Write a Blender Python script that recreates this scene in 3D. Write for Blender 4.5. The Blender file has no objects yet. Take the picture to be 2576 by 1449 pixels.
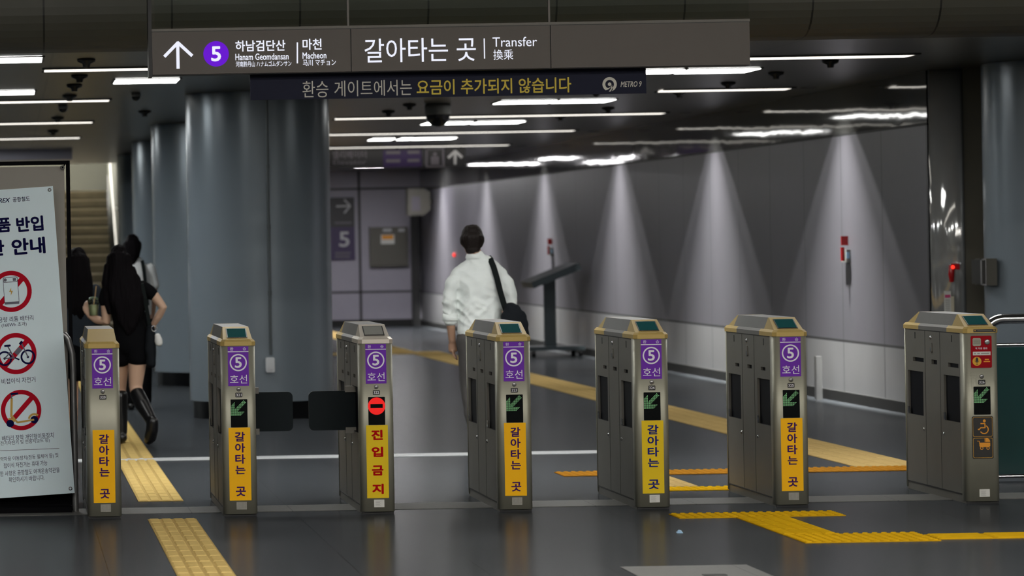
import bpy, bmesh, math, random
from mathutils import Vector, Matrix, noise

random.seed(5)
SC = bpy.context.scene
COL = SC.collection
PI = math.pi

# ------------------------------------------------------------------ camera, world, exposure
W, H = 2576, 1449
F = 8500.0                    # focal length in pixels
PX, PY = 20.0, 630.0          # principal point (the photograph is the right-hand crop of a frontal view)
ROLL = 0.0172
ZC = 1.579                    # camera height
cam = bpy.data.cameras.new('camera')
cam.sensor_width = 36.0
cam.sensor_fit = 'HORIZONTAL'
cam.lens = F / W * 36.0
cam.shift_x = (W / 2 - PX) / W
cam.shift_y = (PY - H / 2) / W
cam.clip_end = 300
cam.dof.use_dof = True
cam.dof.focus_distance = 19.9
cam.dof.aperture_fstop = 3.6
camo = bpy.data.objects.new('camera', cam)
COL.objects.link(camo)
camo.location = (0, 0, ZC)
camo.rotation_euler = (PI / 2, ROLL, 0)
SC.camera = camo

wd = bpy.data.worlds.new('world')
SC.world = wd
wd.use_nodes = True
wd.node_tree.nodes['Background'].inputs[0].default_value = (0.55, 0.62, 0.7, 1)
wd.node_tree.nodes['Background'].inputs[1].default_value = 0.02
SC.view_settings.view_transform = 'Standard'
SC.view_settings.look = 'None'
SC.view_settings.exposure = 0.0
SC.view_settings.gamma = 1.0
SC.view_settings.use_curve_mapping = False
try:
    SC.cycles.use_denoising = True
    SC.cycles.max_bounces = 6
    SC.cycles.sample_clamp_indirect = 4.0
    SC.cycles.caustics_reflective = False
    SC.cycles.caustics_refractive = False
except Exception:
    pass

PANEL_E = 11.0       # emission of the square ceiling panels
STRIP_E = 2.2       # emission of the long recessed strips
FRONT_E = 50.0       # emission of the strips over the near concourse
SPOT_W = 102.0      # wall spots
CR, SR = math.cos(ROLL), math.sin(ROLL)


def unroll(px, py):
    du, dv = px - PX, py - PY
    return du * CR - dv * SR, dv * CR + du * SR


def at(px, py, Y):
    u, v = unroll(px, py)
    return Vector((u * Y / F, Y, ZC - v * Y / F))


def ground(px, py, z=0.0):
    u, v = unroll(px, py)
    Y = F * (ZC - z) / v
    return Vector((u * Y / F, Y, z))


# ------------------------------------------------------------------ materials
MATS = {}


def mat(name, col, rough=0.5, metal=0.0, var=0.08, vscale=6.0, bump=0.0, bscale=40.0, bstretch=(1, 1, 1),
        emit=None, es=0.0, spec=0.5, coat=0.0, alpha=None):
    m = bpy.data.materials.new(name)
    m.use_nodes = True
    nt = m.node_tree
    b = nt.nodes['Principled BSDF']
    b.inputs['Roughness'].default_value = rough
    b.inputs['Metallic'].default_value = metal
    b.inputs['Specular IOR Level'].default_value = spec
    b.inputs['Coat Weight'].default_value = coat
    tc = nt.nodes.new('ShaderNodeTexCoord')
    nz = nt.nodes.new('ShaderNodeTexNoise')
    nz.inputs['Scale'].default_value = vscale
    nz.inputs['Detail'].default_value = 4
    nt.links.new(tc.outputs['Object'], nz.inputs['Vector'])
    mx = nt.nodes.new('ShaderNodeMix')
    mx.data_type = 'RGBA'
    mx.inputs[6].default_value = tuple(max(0, c * (1 - var)) for c in col) + (1,)
    mx.inputs[7].default_value = tuple(min(1, c * (1 + var)) for c in col) + (1,)
    nt.links.new(nz.outputs['Fac'], mx.inputs[0])
    nt.links.new(mx.outputs[2], b.inputs['Base Color'])
    if bump:
        mp = nt.nodes.new('ShaderNodeMapping')
        mp.inputs['Scale'].default_value = bstretch
        nt.links.new(tc.outputs['Object'], mp.inputs['Vector'])
        n2 = nt.nodes.new('ShaderNodeTexNoise')
        n2.inputs['Scale'].default_value = bscale
        n2.inputs['Detail'].default_value = 3
        nt.links.new(mp.outputs['Vector'], n2.inputs['Vector'])
        bp = nt.nodes.new('ShaderNodeBump')
        bp.inputs['Strength'].default_value = bump
        bp.inputs['Distance'].default_value = 0.01
        nt.links.new(n2.outputs['Fac'], bp.inputs['Height'])
        nt.links.new(bp.outputs['Normal'], b.inputs['Normal'])
    if emit is not None:
        b.inputs['Emission Color'].default_value = tuple(emit) + (1,)
        b.inputs['Emission Strength'].default_value = es
    MATS[name] = m
    return m


def joints(m, axes, color, width):
    """Fine dark joints on a material: axes = [(axis, spacing, offset)] in object space."""
    nt = m.node_tree
    b = nt.nodes['Principled BSDF']
    src = b.inputs['Base Color'].links[0].from_socket
    tc = nt.nodes.new('ShaderNodeTexCoord')
    sx = nt.nodes.new('ShaderNodeSeparateXYZ')
    nt.links.new(tc.outputs['Object'], sx.inputs[0])
    fac = None
    for ax, sp, off in axes:
        a = nt.nodes.new('ShaderNodeMath'); a.operation = 'SUBTRACT'
        nt.links.new(sx.outputs[ax], a.inputs[0]); a.inputs[1].default_value = off
        d = nt.nodes.new('ShaderNodeMath'); d.operation = 'PINGPONG'
        nt.links.new(a.outputs[0], d.inputs[0]); d.inputs[1].default_value = sp / 2
        l = nt.nodes.new('ShaderNodeMath'); l.operation = 'LESS_THAN'
        nt.links.new(d.outputs[0], l.inputs[0])
        l.inputs[1].default_value = width / 2
        if fac is None:
            fac = l.outputs[0]
        else:
            mm = nt.nodes.new('ShaderNodeMath'); mm.operation = 'MAXIMUM'
            nt.links.new(fac, mm.inputs[0]); nt.links.new(l.outputs[0], mm.inputs[1])
            fac = mm.outputs[0]
    mx = nt.nodes.new('ShaderNodeMix'); mx.data_type = 'RGBA'
    nt.links.new(fac, mx.inputs[0]); nt.links.new(src, mx.inputs[6])
    mx.inputs[7].default_value = tuple(color) + (1,)
    nt.links.new(mx.outputs[2], b.inputs['Base Color'])
    return m


def glass(name, tint, refl=0.12, rough=0.02):
    m = bpy.data.materials.new(name)
    m.use_nodes = True
    nt = m.node_tree
    nt.nodes.clear()
    out = nt.nodes.new('ShaderNodeOutputMaterial')
    tr = nt.nodes.new('ShaderNodeBsdfTransparent'); tr.inputs[0].default_value = tuple(tint) + (1,)
    gl = nt.nodes.new('ShaderNodeBsdfGlossy'); gl.inputs['Roughness'].default_value = rough
    gl.inputs[0].default_value = (0.9, 0.95, 0.95, 1)
    fr = nt.nodes.new('ShaderNodeFresnel'); fr.inputs[0].default_value = 1.45
    mx = nt.nodes.new('ShaderNodeMixShader')
    nt.links.new(fr.outputs[0], mx.inputs[0])
    nt.links.new(tr.outputs[0], mx.inputs[1]); nt.links.new(gl.outputs[0], mx.inputs[2])
    nt.links.new(mx.outputs[0], out.inputs[0])
    MATS[name] = m
    return m


def emitter(name, col, s):
    return mat(name, (0.03, 0.03, 0.03), 0.6, emit=col, es=s, spec=0.1)


M = MATS
mat('floor_granite', (0.047, 0.052, 0.058), 0.23, var=0.2, vscale=2.2, bump=0.03, bscale=3.0, spec=0.035)
joints(M['floor_granite'], [(0, 0.6, 1.665), (1, 1.2, 20.65)], (0.02, 0.02, 0.022), 0.006)
def honed(name, k=0.45, ior=1.4, rough=0.2):
    """Honed stone: rebuilds the surface as diffuse plus a weak Fresnel gloss."""
    nt = MATS[name].node_tree
    b = nt.nodes['Principled BSDF']
    df = nt.nodes.new('ShaderNodeBsdfDiffuse')
    nt.links.new(b.inputs['Base Color'].links[0].from_socket, df.inputs[0])
    gl = nt.nodes.new('ShaderNodeBsdfGlossy'); gl.inputs['Roughness'].default_value = rough
    fr = nt.nodes.new('ShaderNodeFresnel'); fr.inputs[0].default_value = ior
    mu = nt.nodes.new('ShaderNodeMath'); mu.operation = 'MULTIPLY'; mu.inputs[1].default_value = k
    nt.links.new(fr.outputs[0], mu.inputs[0])
    mx = nt.nodes.new('ShaderNodeMixShader')
    nt.links.new(mu.outputs[0], mx.inputs[0]); nt.links.new(df.outputs[0], mx.inputs[1]); nt.links.new(gl.outputs[0], mx.inputs[2])
    if b.inputs['Normal'].links:
        nt.links.new(b.inputs['Normal'].links[0].from_socket, gl.inputs['Normal'])
    nt.links.new(mx.outputs[0], nt.nodes['Material Output'].inputs[0])


honed('floor_granite', 0.32, 1.4, 0.19)
mat('floor_light', (0.13, 0.128, 0.12), 0.4, spec=0.15, var=0.25, vscale=30)
joints(M['floor_light'], [(0, 0.6, 1.665)], (0.04, 0.04, 0.04), 0.006)
mat('floor_line', (0.75, 0.78, 0.8), 0.35)
mat('ceiling_panel', (0.075, 0.075, 0.062), 0.30, metal=0.25, var=0.25, vscale=3.0, bump=0.12, bscale=3, spec=0.5)
joints(M['ceiling_panel'], [(0, 1.8, 0.35)], (0.015, 0.015, 0.013), 0.02)
mat('ceiling_near', (0.25, 0.25, 0.23), 0.6)
mat('fascia', (0.085, 0.083, 0.066), 0.55, var=0.06)
joints(M['fascia'], [(0, 0.805, 0.25)], (0.012, 0.012, 0.01), 0.012)
mat('fascia_dark', (0.02, 0.02, 0.018), 0.6)
mat('wall_lower', (0.122, 0.117, 0.136), 0.42, metal=0.25, var=0.06, bump=0.05, bscale=2.0)
joints(M['wall_lower'], [(1, 1.5, 30.65)], (0.045, 0.045, 0.05), 0.022)
mat('wall_upper', (0.085, 0.085, 0.083), 0.05, metal=0.35, var=0.1, bump=0.35, bscale=1.3, bstretch=(1, 0.6, 1.0))
joints(M['wall_upper'], [(1, 3.0, 30.65)], (0.02, 0.02, 0.02), 0.03)
mat('wall_base', (0.30, 0.30, 0.31), 0.30, metal=0.35, var=0.05, bump=0.08, bscale=2.0)
joints(M['wall_base'], [(1, 1.5, 30.65)], (0.05, 0.05, 0.055), 0.022)
mat('wall_far', (0.30, 0.285, 0.34), 0.5, var=0.05)
mat('seam_dark', (0.015, 0.015, 0.016), 0.6)
mat('baseboard', (0.03, 0.03, 0.03), 0.9, spec=0.03)
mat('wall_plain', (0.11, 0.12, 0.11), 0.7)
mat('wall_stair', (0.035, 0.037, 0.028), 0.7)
mat('stair_rail', (0.34, 0.34, 0.33), 0.4)
emitter('stair_lamp', (1.0, 0.95, 0.85), 60.0)
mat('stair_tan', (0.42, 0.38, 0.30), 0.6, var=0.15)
mat('stair_riser_shaded', (0.17, 0.15, 0.11), 0.7, var=0.2)  # darker than the treads: shade under overhead light put into the colour
mat('column', (0.215, 0.255, 0.295), 0.26, metal=0.15, var=0.07, vscale=1.5, bump=0.03, bscale=2.0)
mat('column_base', (0.02, 0.021, 0.023), 0.4)
mat('chrome_corner', (0.42, 0.42, 0.41), 0.10, metal=0.6, bump=0.35, bscale=3.0, bstretch=(1.2, 1, 0.8))
mat('dark_cladding', (0.11, 0.10, 0.075), 0.5)
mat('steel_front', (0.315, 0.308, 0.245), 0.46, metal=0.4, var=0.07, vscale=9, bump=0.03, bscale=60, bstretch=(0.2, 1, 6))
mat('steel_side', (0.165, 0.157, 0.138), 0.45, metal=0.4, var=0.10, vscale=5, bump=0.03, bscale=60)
mat('steel_grey', (0.32, 0.32, 0.32), 0.35, metal=0.7)
mat('conduit_steel', (0.10, 0.115, 0.12), 0.4, metal=0.4)
mat('chrome', (0.7, 0.7, 0.72), 0.15, metal=1.0)
mat('groove', (0.012, 0.012, 0.012), 0.7)
mat('recess_dark', (0.006, 0.007, 0.010), 0.5, spec=0.05)
mat('lid_gold', (0.50, 0.36, 0.12), 0.5, metal=0.1, var=0.07, spec=0.3)
mat('lid_silver', (0.72, 0.66, 0.57), 0.35, metal=0.35, var=0.05)
mat('lid_grey', (0.16, 0.155, 0.15), 0.45, metal=0.2)
mat('screen_teal', (0.01, 0.05, 0.055), 0.08, emit=(0.02, 0.20, 0.19), es=0.10)
mat('screen_grey', (0.30, 0.30, 0.28), 0.12)
mat('bezel', (0.012, 0.012, 0.012), 0.3)
mat('purple', (0.155, 0.03, 0.40), 0.5, spec=0.15, var=0.04)
mat('white_print', (0.80, 0.80, 0.86), 0.5, var=0.02)
mat('yellow_orange', (0.97, 0.50, 0.006), 0.5, spec=0.15, var=0.05)
mat('yellow_lemon', (0.78, 0.55, 0.015), 0.5, spec=0.15, var=0.05)
mat('purple_print', (0.05, 0.010, 0.11), 0.7, spec=0.05)
mat('blue_print', (0.015, 0.02, 0.17), 0.7, spec=0.05)
mat('red_print', (0.42, 0.004, 0.006), 0.7, spec=0.05)
mat('plate_black', (0.015, 0.014, 0.012), 0.4)
mat('led_black', (0.002, 0.003, 0.003), 0.2, spec=0.25)
emitter('led_green', (0.45, 1.0, 0.45), 0.75)
emitter('led_red', (1.0, 0.04, 0.03), 1.0)
emitter('led_red_glow', (1.0, 0.0, 0.0), 0.75)
mat('paper_white', (0.62, 0.62, 0.58), 0.6, var=0.1)
mat('paper_worn', (0.27, 0.26, 0.225), 0.5, var=0.3, vscale=60)
mat('grey_print', (0.25, 0.25, 0.24), 0.6)
mat('flap_black', (0.007, 0.011, 0.013), 0.45, spec=0.1)
mat('red_plate', (0.30, 0.002, 0.008), 0.5, spec=0.1)
mat('orange_print', (0.75, 0.30, 0.01), 0.5)
mat('amber_print', (0.66, 0.34, 0.01), 0.5)
mat('sign_face', (0.085, 0.070, 0.058), 0.45, metal=0.15, var=0.05)
mat('sign_dark', (0.012, 0.012, 0.012), 0.5)
mat('rail_metal', (0.12, 0.112, 0.098), 0.45, metal=0.4)
emitter('sign_white', (0.86, 0.88, 1.0), 1.0)
emitter('sign_purple', (0.13, 0.0, 0.62), 1.0)
mat('banner_navy', (0.010, 0.012, 0.032), 0.6, var=0.1, spec=0.2)
mat('banner_white', (0.72, 0.70, 0.62), 0.6)
mat('banner_yellow', (0.78, 0.60, 0.06), 0.6)
emitter('panel_light', (1.0, 1.0, 0.97), PANEL_E)
emitter('panel_bright', (1.0, 1.0, 0.97), 26.0)
emitter('panel_far_fill', (1.0, 0.98, 1.0), 38.0)
emitter('panel_aisle', (0.95, 1.0, 1.0), 60.0)
emitter('strip_light', (1.0, 0.95, 0.86), STRIP_E)
emitter('front_light', (1.0, 0.96, 0.9), FRONT_E)
mat('lamp_frame', (0.05, 0.05, 0.045), 0.5)
mat('plastic_white', (0.72, 0.74, 0.76), 0.45)
mat('plastic_grey', (0.2, 0.2, 0.19), 0.5)
mat('plastic_black', (0.01, 0.01, 0.011), 0.25)
mat('tactile_tan', (0.66, 0.48, 0.18), 0.9, spec=0.0, var=0.14, vscale=14)
mat('tactile_yellow', (0.72, 0.42, 0.012), 0.9, spec=0.0, var=0.12, vscale=14)
mat('tactile_orange', (0.38, 0.17, 0.02), 0.9, spec=0.0, var=0.15, vscale=14)
mat('tactile_cream', (0.48, 0.34, 0.14), 0.9, spec=0.0, var=0.1, vscale=14)
for nm, c_ in (('tactile_tan', (0.52, 0.37, 0.14)), ('tactile_yellow', (0.62, 0.35, 0.010)), ('tactile_orange', (0.30, 0.13, 0.015)), ('tactile_cream', (0.41, 0.29, 0.12))):
    mat(nm + '_groove', c_, 0.9, spec=0.0, var=0.2, vscale=10)
mat('poster_white', (0.72, 0.86, 0.92), 0.55, var=0.03)
mat('poster_navy', (0.006, 0.006, 0.050), 0.7, spec=0.03)
mat('poster_red', (0.45, 0.006, 0.020), 0.7, spec=0.05)
mat('poster_grey', (0.10, 0.10, 0.14), 0.5)
mat('poster_amber', (0.55, 0.33, 0.05), 0.5)
mat('banner_back', (0.30, 0.28, 0.25), 0.7)
mat('frame_black', (0.004, 0.004, 0.005), 0.8, spec=0.05)
mat('teal_glass', (0.018, 0.070, 0.070), 0.12, spec=0.5)
mat('metal_blue', (0.055, 0.070, 0.078), 0.35, metal=0.4)
mat('far_sign_dark', (0.014, 0.014, 0.017), 0.5)
mat('far_sign_purple', (0.022, 0.008, 0.06), 0.5)
mat('far_print', (0.42, 0.42, 0.44), 0.5)
mat('far_print_dim', (0.10, 0.09, 0.11), 0.5)
mat('box_olive', (0.085, 0.08, 0.065), 0.5)
mat('red_gloss', (0.35, 0.006, 0.008), 0.25)
emitter('red_lamp', (1.0, 0.03, 0.015), 2.0)
mat('pink_print', (0.55, 0.05, 0.18), 0.5)
mat('cream_paper', (0.55, 0.50, 0.38), 0.6)
mat('skin', (0.40, 0.235, 0.155), 0.5, var=0.06)
mat('skin_fair', (0.62, 0.40, 0.28), 0.5, var=0.05)
mat('hair_black', (0.005, 0.004, 0.005), 0.7, spec=0.06, var=0.3, vscale=60, bump=0.5, bscale=60, bstretch=(1, 1, 0.12))
mat('hair_brown', (0.012, 0.008, 0.007), 0.6, spec=0.25, var=0.35, vscale=60, bump=0.4, bscale=90)
mat('shirt_white', (0.80, 0.85, 0.83), 0.75, var=0.04, bump=0.25, bscale=14, bstretch=(0.5, 0.5, 1.6))
mat('trousers_grey', (0.075, 0.07, 0.068), 0.8)
mat('cloth_black', (0.005, 0.005, 0.006), 0.9, spec=0.06)
mat('cloth_teal', (0.012, 0.022, 0.026), 0.8)
mat('cloth_grey', (0.035, 0.043, 0.055), 0.9, spec=0.06)
mat('cloth_white', (0.72, 0.73, 0.73), 0.8)
mat('leather_black', (0.008, 0.008, 0.009), 0.28)
mat('strap_black', (0.006, 0.009, 0.009), 0.8, spec=0.15)
mat('bag_black', (0.008, 0.010, 0.013), 0.8, spec=0.15, bump=0.3, bscale=20)
mat('plush_white', (0.75, 0.75, 0.73), 0.9)
mat('drink_green', (0.62, 0.68, 0.42), 0.3)
glass('cup_clear', (0.9, 0.93, 0.86))
mat('straw_tan', (0.5, 0.33, 0.15), 0.5)
mat('litter_blue', (0.30, 0.5, 0.7), 0.4)
glass('pane_glass', (0.93, 0.95, 0.93))


# ------------------------------------------------------------------ mesh building
class MB:
    def __init__(self):
        self.v, self.f, self.mi, self.sm, self.ms = [], [], [], [], []

    def m(self, name):
        if name not in self.ms:
            self.ms.append(name)
        return self.ms.index(name)

    def add(self, verts, faces, m, smooth=False):
        o = len(self.v)
        k = self.m(m)
        self.v += [tuple(p) for p in verts]
        for f in faces:
            self.f.append(tuple(i + o for i in f)); self.mi.append(k); self.sm.append(smooth)
        return self

    def poly(self, pts, m):
        return self.add(pts, [tuple(range(len(pts)))], m)

    def box(self, lo, hi, m):
        (a, b, c), (d, e, g) = lo, hi
        v = [(a, b, c), (d, b, c), (d, e, c), (a, e, c), (a, b, g), (d, b, g), (d, e, g), (a, e, g)]
        return self.add(v, [(0, 3, 2, 1), (4, 5, 6, 7), (0, 1, 5, 4), (1, 2, 6, 5), (2, 3, 7, 6), (3, 0, 4, 7)], m)

    def prism(self, outline, lo, hi, m, axis='z', smooth=False):
        n = len(outline)

        def P(p, t):
            if axis == 'z': return (p[0], p[1], t)
            if axis == 'y': return (p[0], t, p[1])
            return (t, p[0], p[1])
        v = [P(p, lo) for p in outline] + [P(p, hi) for p in outline]
        self.add(v, [tuple(range(n)), tuple(range(2 * n - 1, n - 1, -1))], m)
        o = len(self.v) - 2 * n
        k = self.m(m)
        for i in range(n):
            j = (i + 1) % n
            self.f.append((o + i, o + j, o + n + j, o + n + i)); self.mi.append(k); self.sm.append(smooth)
        return self

    def tube(self, pts, r, m, n=12, caps=True):
        pts = [Vector(p) for p in pts]
        rs = r if isinstance(r, (list, tuple)) else [r] * len(pts)
        rings = []
        a = None
        for i, p in enumerate(pts):
            t = (pts[min(i + 1, len(pts) - 1)] - pts[max(i - 1, 0)]).normalized()
            if a is None:
                ref = Vector((1, 0, 0)) if abs(t.x) < 0.8 else Vector((0, 1, 0))
                a = (ref - t * ref.dot(t)).normalized()
            else:
                a = (a - t * a.dot(t)).normalized()
            b = t.cross(a)
            rings.append([p + (a * math.cos(2 * PI * k / n) + b * math.sin(2 * PI * k / n)) * rs[i] for k in range(n)])
        v = [q for rr in rings for q in rr]
        fs = []
        for i in range(len(pts) - 1):
            for k in range(n):
                l = (k + 1) % n
                fs.append((i * n + k, i * n + l, (i + 1) * n + l, (i + 1) * n + k))
        self.add(v, fs, m, True)
        if caps:
            self.add(rings[0], [tuple(range(n - 1, -1, -1))], m)
            self.add(rings[-1], [tuple(range(n))], m)
        return self

    def cyl(self, p0, p1, r, m, n=20, r2=None):
        return self.tube([p0, p1], [r, r if r2 is None else r2], m, n)

    def lathe(self, prof, c, m, n=32, axis='z'):
        v, fs = [], []
        for (r, t) in prof:
            for k in range(n):
                ca, sa = math.cos(2 * PI * k / n), math.sin(2 * PI * k / n)
                if axis == 'z': v.append((c[0] + r * ca, c[1] + r * sa, c[2] + t))
                elif axis == 'y': v.append((c[0] + r * ca, c[1] + t, c[2] + r * sa))
                else: v.append((c[0] + t, c[1] + r * ca, c[2] + r * sa))
        for i in range(len(prof) - 1):
            for k in range(n):
                l = (k + 1) % n
                fs.append((i * n + k, i * n + l, (i + 1) * n + l, (i + 1) * n + k))
        self.add(v, fs, m, True)
        return self

    # flat print on the front (-y) side of a sheet; coordinates are (x, z), y = layer
    def flat(self, pts, y, m):
        return self.add([(p[0], y, p[1]) for p in pts], [tuple(range(len(pts)))], m)

    def rect(self, x0, z0, x1, z1, y, m):
        return self.flat([(x0, z0), (x1, z0), (x1, z1), (x0, z1)], y, m)

    def rrect(self, x0, z0, x1, z1, r, y, m):
        return self.flat(rr_outline(x0, z0, x1, z1, r), y, m)

    def disc(self, cx, cz, r, y, m, n=40, rz=None):
        rz = rz or r
        return self.flat([(cx + r * math.cos(2 * PI * k / n), cz + rz * math.sin(2 * PI * k / n)) for k in range(n)], y, m)

    def ring(self, cx, cz, r0, r1, y, m, n=48, a0=0.0, a1=2 * PI):
        v, fs = [], []
        for k in range(n + 1):
            t = a0 + (a1 - a0) * k / n
            v.append((cx + r0 * math.cos(t), y, cz + r0 * math.sin(t)))
            v.append((cx + r1 * math.cos(t), y, cz + r1 * math.sin(t)))
        for k in range(n):
            fs.append((2 * k, 2 * k + 1, 2 * k + 3, 2 * k + 2))
        return self.add(v, fs, m)

    def stroke(self, pts, w, y, m):
        for (a, b) in zip(pts, pts[1:]):
            a, b = Vector(a), Vector(b)
            d = (b - a).normalized()
            n = Vector((-d.y, d.x)) * w / 2
            e = d * w * 0.12
            self.flat([a - n - e, b - n + e, b + n + e, a + n - e], y, m)
        return self

    def text(self, s, cx, cz, w, h, y, m, bold=0.0, shear=0.0, mirror=False):
        vs, fs = glyphs(s, bold, shear)
        xs = [p[0] for p in vs]; zs = [p[1] for p in vs]
        x0, x1, z0, z1 = min(xs), max(xs), min(zs), max(zs)
        if w is None:
            w = (x1 - x0) * h / (z1 - z0)
        sx, sz = w / (x1 - x0), h / (z1 - z0)
        if mirror: sx = -sx
        v = [(cx + (p[0] - (x0 + x1) / 2) * sx, y - p[2] * 5e-5, cz + (p[1] - (z0 + z1) / 2) * sz) for p in vs]
        return self.add(v, fs, m)

    def build(self, name, parent=None, loc=(0, 0, 0), rot=(0, 0, 0), normals=True):
        me = bpy.data.meshes.new(name)
        me.from_pydata(self.v, [], self.f)
        for k in self.ms:
            me.materials.append(MATS[k])
        me.polygons.foreach_set('material_index', self.mi)
        me.polygons.foreach_set('use_smooth', self.sm)
        if normals:
            bm = bmesh.new(); bm.from_mesh(me)
            bmesh.ops.recalc_face_normals(bm, faces=bm.faces)
            bm.to_mesh(me); bm.free()
        me.update()
        o = bpy.data.objects.new(name, me)
        COL.objects.link(o)
        o.location = loc
        o.rotation_euler = rot
        if parent: o.parent = parent
        return o


def rr_outline(x0, z0, x1, z1, r, n=5):
    out = []
    for (cx, cz, a) in ((x1 - r, z1 - r, 0), (x0 + r, z1 - r, PI / 2), (x0 + r, z0 + r, PI), (x1 - r, z0 + r, 3 * PI / 2)):
        for k in range(n + 1):
            t = a + PI / 2 * k / n
            out.append((cx + r * math.cos(t), cz + r * math.sin(t)))
    return out


_G = {}


def glyphs(s, bold=0.0, shear=0.0):
    key = (s, bold, shear)
    if key not in _G:
        cu = bpy.data.curves.new('lettering', 'FONT')
        cu.body = s
        cu.resolution_u = 3
        cu.shear = shear
        o = bpy.data.objects.new('lettering', cu)
        COL.objects.link(o)
        dg = bpy.context.evaluated_depsgraph_get()
        dg.update()
        me = bpy.data.meshes.new_from_object(o.evaluated_get(dg))
        vs, fs = [(v.co.x, v.co.y, 0) for v in me.vertices], [tuple(p.vertices) for p in me.polygons]
        if bold:
            d = bold * 0.7
            V, Q = [], []
            for n_, (ox_, oz_) in enumerate(((0, 0), (d, 0), (-d, 0), (0, d), (0, -d), (d * .7, d * .7), (-d * .7, d * .7), (d * .7, -d * .7), (-d * .7, -d * .7))):
                k = len(V)
                V += [(p[0] + ox_, p[1] + oz_, n_) for p in vs]
                Q += [tuple(i + k for i in f) for f in fs]
            vs, fs = V, Q
        _G[key] = (vs, fs)
        bpy.data.objects.remove(o)
        bpy.data.curves.remove(cu)
        bpy.data.meshes.remove(me)
    return _G[key]


def tag(o, label, cat, group=None, kind=None):
    o['label'] = label
    o['category'] = cat
    if group: o['group'] = group
    if kind: o['kind'] = kind
    return o


def struct(o, label=None):
    o['kind'] = 'structure'
    if label: o['label'] = label
    return o


def empty(name, loc=(0, 0, 0), rot=(0, 0, 0)):
    o = bpy.data.objects.new(name, None)
    o.empty_display_size = 0.1
    COL.objects.link(o)
    o.location = loc
    o.rotation_euler = rot
    return o


# ------------------------------------------------------------------ room shell
YFAR, XW, ZCEIL, YC0 = 65.0, 7.936, 2.994, 21.45
fl = MB()
fl.box((-7, -22, -0.2), (24, 75, 0), 'floor_granite')
struct(fl.build('floor'))
c = MB()
c.box((-7, YC0, ZCEIL), (24.3, 56, ZCEIL + 0.25), 'ceiling_panel')
c.box((2.0, 56, ZCEIL), (14, YFAR + .3, ZCEIL + 0.25), 'ceiling_panel')
struct(c.build('ceiling'))
c = MB(); c.box((-7, -22, 4.7), (24, YC0 + .3, 4.95), 'ceiling_near'); struct(c.build('ceiling_front'))
c = MB(); c.box((-7.3, -22, -0.2), (-7, 75, 8), 'wall_plain'); struct(c.build('wall_left'))
c = MB(); c.box((-7, -22.3, -0.2), (24, -22, 4.95), 'wall_plain'); struct(c.build('wall_back'))
c = MB(); c.box((24, -22, -0.2), (24.3, 28.9, 4.95), 'wall_plain'); struct(c.build('wall_front_right'))

# right wall: low plinth band, tall matt panels, glossy top band; the two seams climb slightly away from the camera
w = MB()
YE, yA, yB = 28.9, 29.07, YFAR


def seam_z(py_near, px_near, py_far, px_far):
    def z(px, py):
        u, v = unroll(px, py)
        Y = XW * F / u
        return Y, ZC - v * Y / F
    (y1, z1), (y2, z2) = z(px_near, py_near), z(px_far, py_far)
    return lambda Y: z1 + (z2 - z1) * (Y - y1) / (y2 - y1)


sU = seam_z(320.5, 2262, 447, 1300)
sL = seam_z(873.7, 2262, 762.3, 1300)
N = 24
for i in range(N):
    a, b = yA + (yB - yA) * i / N, yA + (yB - yA) * (i + 1) / N
    for (z0, z1, z2, z3, m) in ((0, 0, sL(b) - .012, sL(a) - .012, 'wall_base'),
                                (sL(a) - .012, sL(b) - .012, sL(b) + .012, sL(a) + .012, 'seam_dark'),
                                (sL(a) + .012, sL(b) + .012, sU(b) - .012, sU(a) - .012, 'wall_lower'),
                                (sU(a) - .012, sU(b) - .012, sU(b) + .012, sU(a) + .012, 'seam_dark'),
                                (sU(a) + .012, sU(b) + .012, ZCEIL, ZCEIL, 'wall_upper')):
        w.poly([(XW, a, z0), (XW, b, z1), (XW, b, z2), (XW, a, z3)], m)
w.box((XW + .01, yA + .05, 0), (XW + .3, yB, ZCEIL), 'wall_plain')
struct(w.build('wall_right'))
b = MB(); b.box((XW - .03, yA, 0), (XW, yB, 0.10), 'baseboard'); struct(b.build('baseboard_right'))

w = MB()
w.box((1.95, YFAR, 0), (XW + .3, YFAR + .3, ZCEIL), 'wall_far')
xj = at(905, 600, YFAR).x
for z in (at(900, 475, YFAR).z, at(900, 735, YFAR).z):
    w.box((1.95, YFAR - .004, z - .02), (XW, YFAR, z + .02), 'seam_dark')
w.box((xj - .025, YFAR - .004, 0.1), (xj + .025, YFAR, ZCEIL), 'seam_dark')
struct(w.build('wall_far'))
b = MB(); b.box((1.95, YFAR - .05, 0), (XW, YFAR, 0.13), 'baseboard'); struct(b.build('baseboard_far'))

# stairwell at the far left
w = MB()
w.box((1.95, 56, 0), (2.1, YFAR, 7.6), 'wall_plain')
struct(w.build('wall_stair_right'))
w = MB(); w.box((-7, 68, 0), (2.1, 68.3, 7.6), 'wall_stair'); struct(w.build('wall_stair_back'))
w = MB(); w.box((-7, 56, 7.6), (2.1, 68.3, 7.8), 'wall_plain'); struct(w.build('ceiling_stair'))
w = MB(); w.box((-7, 55.75, ZCEIL + .25), (2.1, 56, 7.8), 'wall_plain'); struct(w.build('wall_stair_front'))
st = MB()
for i in range(16):
    st.box((-4, 57 + .29 * i, 0.165 * i), (1.80, 57 + .29 * (i + 1) + .02, 0.165 * (i + 1) - .03), 'stair_riser_shaded')
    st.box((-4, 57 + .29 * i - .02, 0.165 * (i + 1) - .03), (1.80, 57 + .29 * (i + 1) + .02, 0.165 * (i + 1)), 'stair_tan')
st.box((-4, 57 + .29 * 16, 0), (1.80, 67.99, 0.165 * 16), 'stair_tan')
tag(st.build('staircase'), 'flight of tan stone stairs rising at the far left', 'stairs')
r_ = MB()
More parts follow.
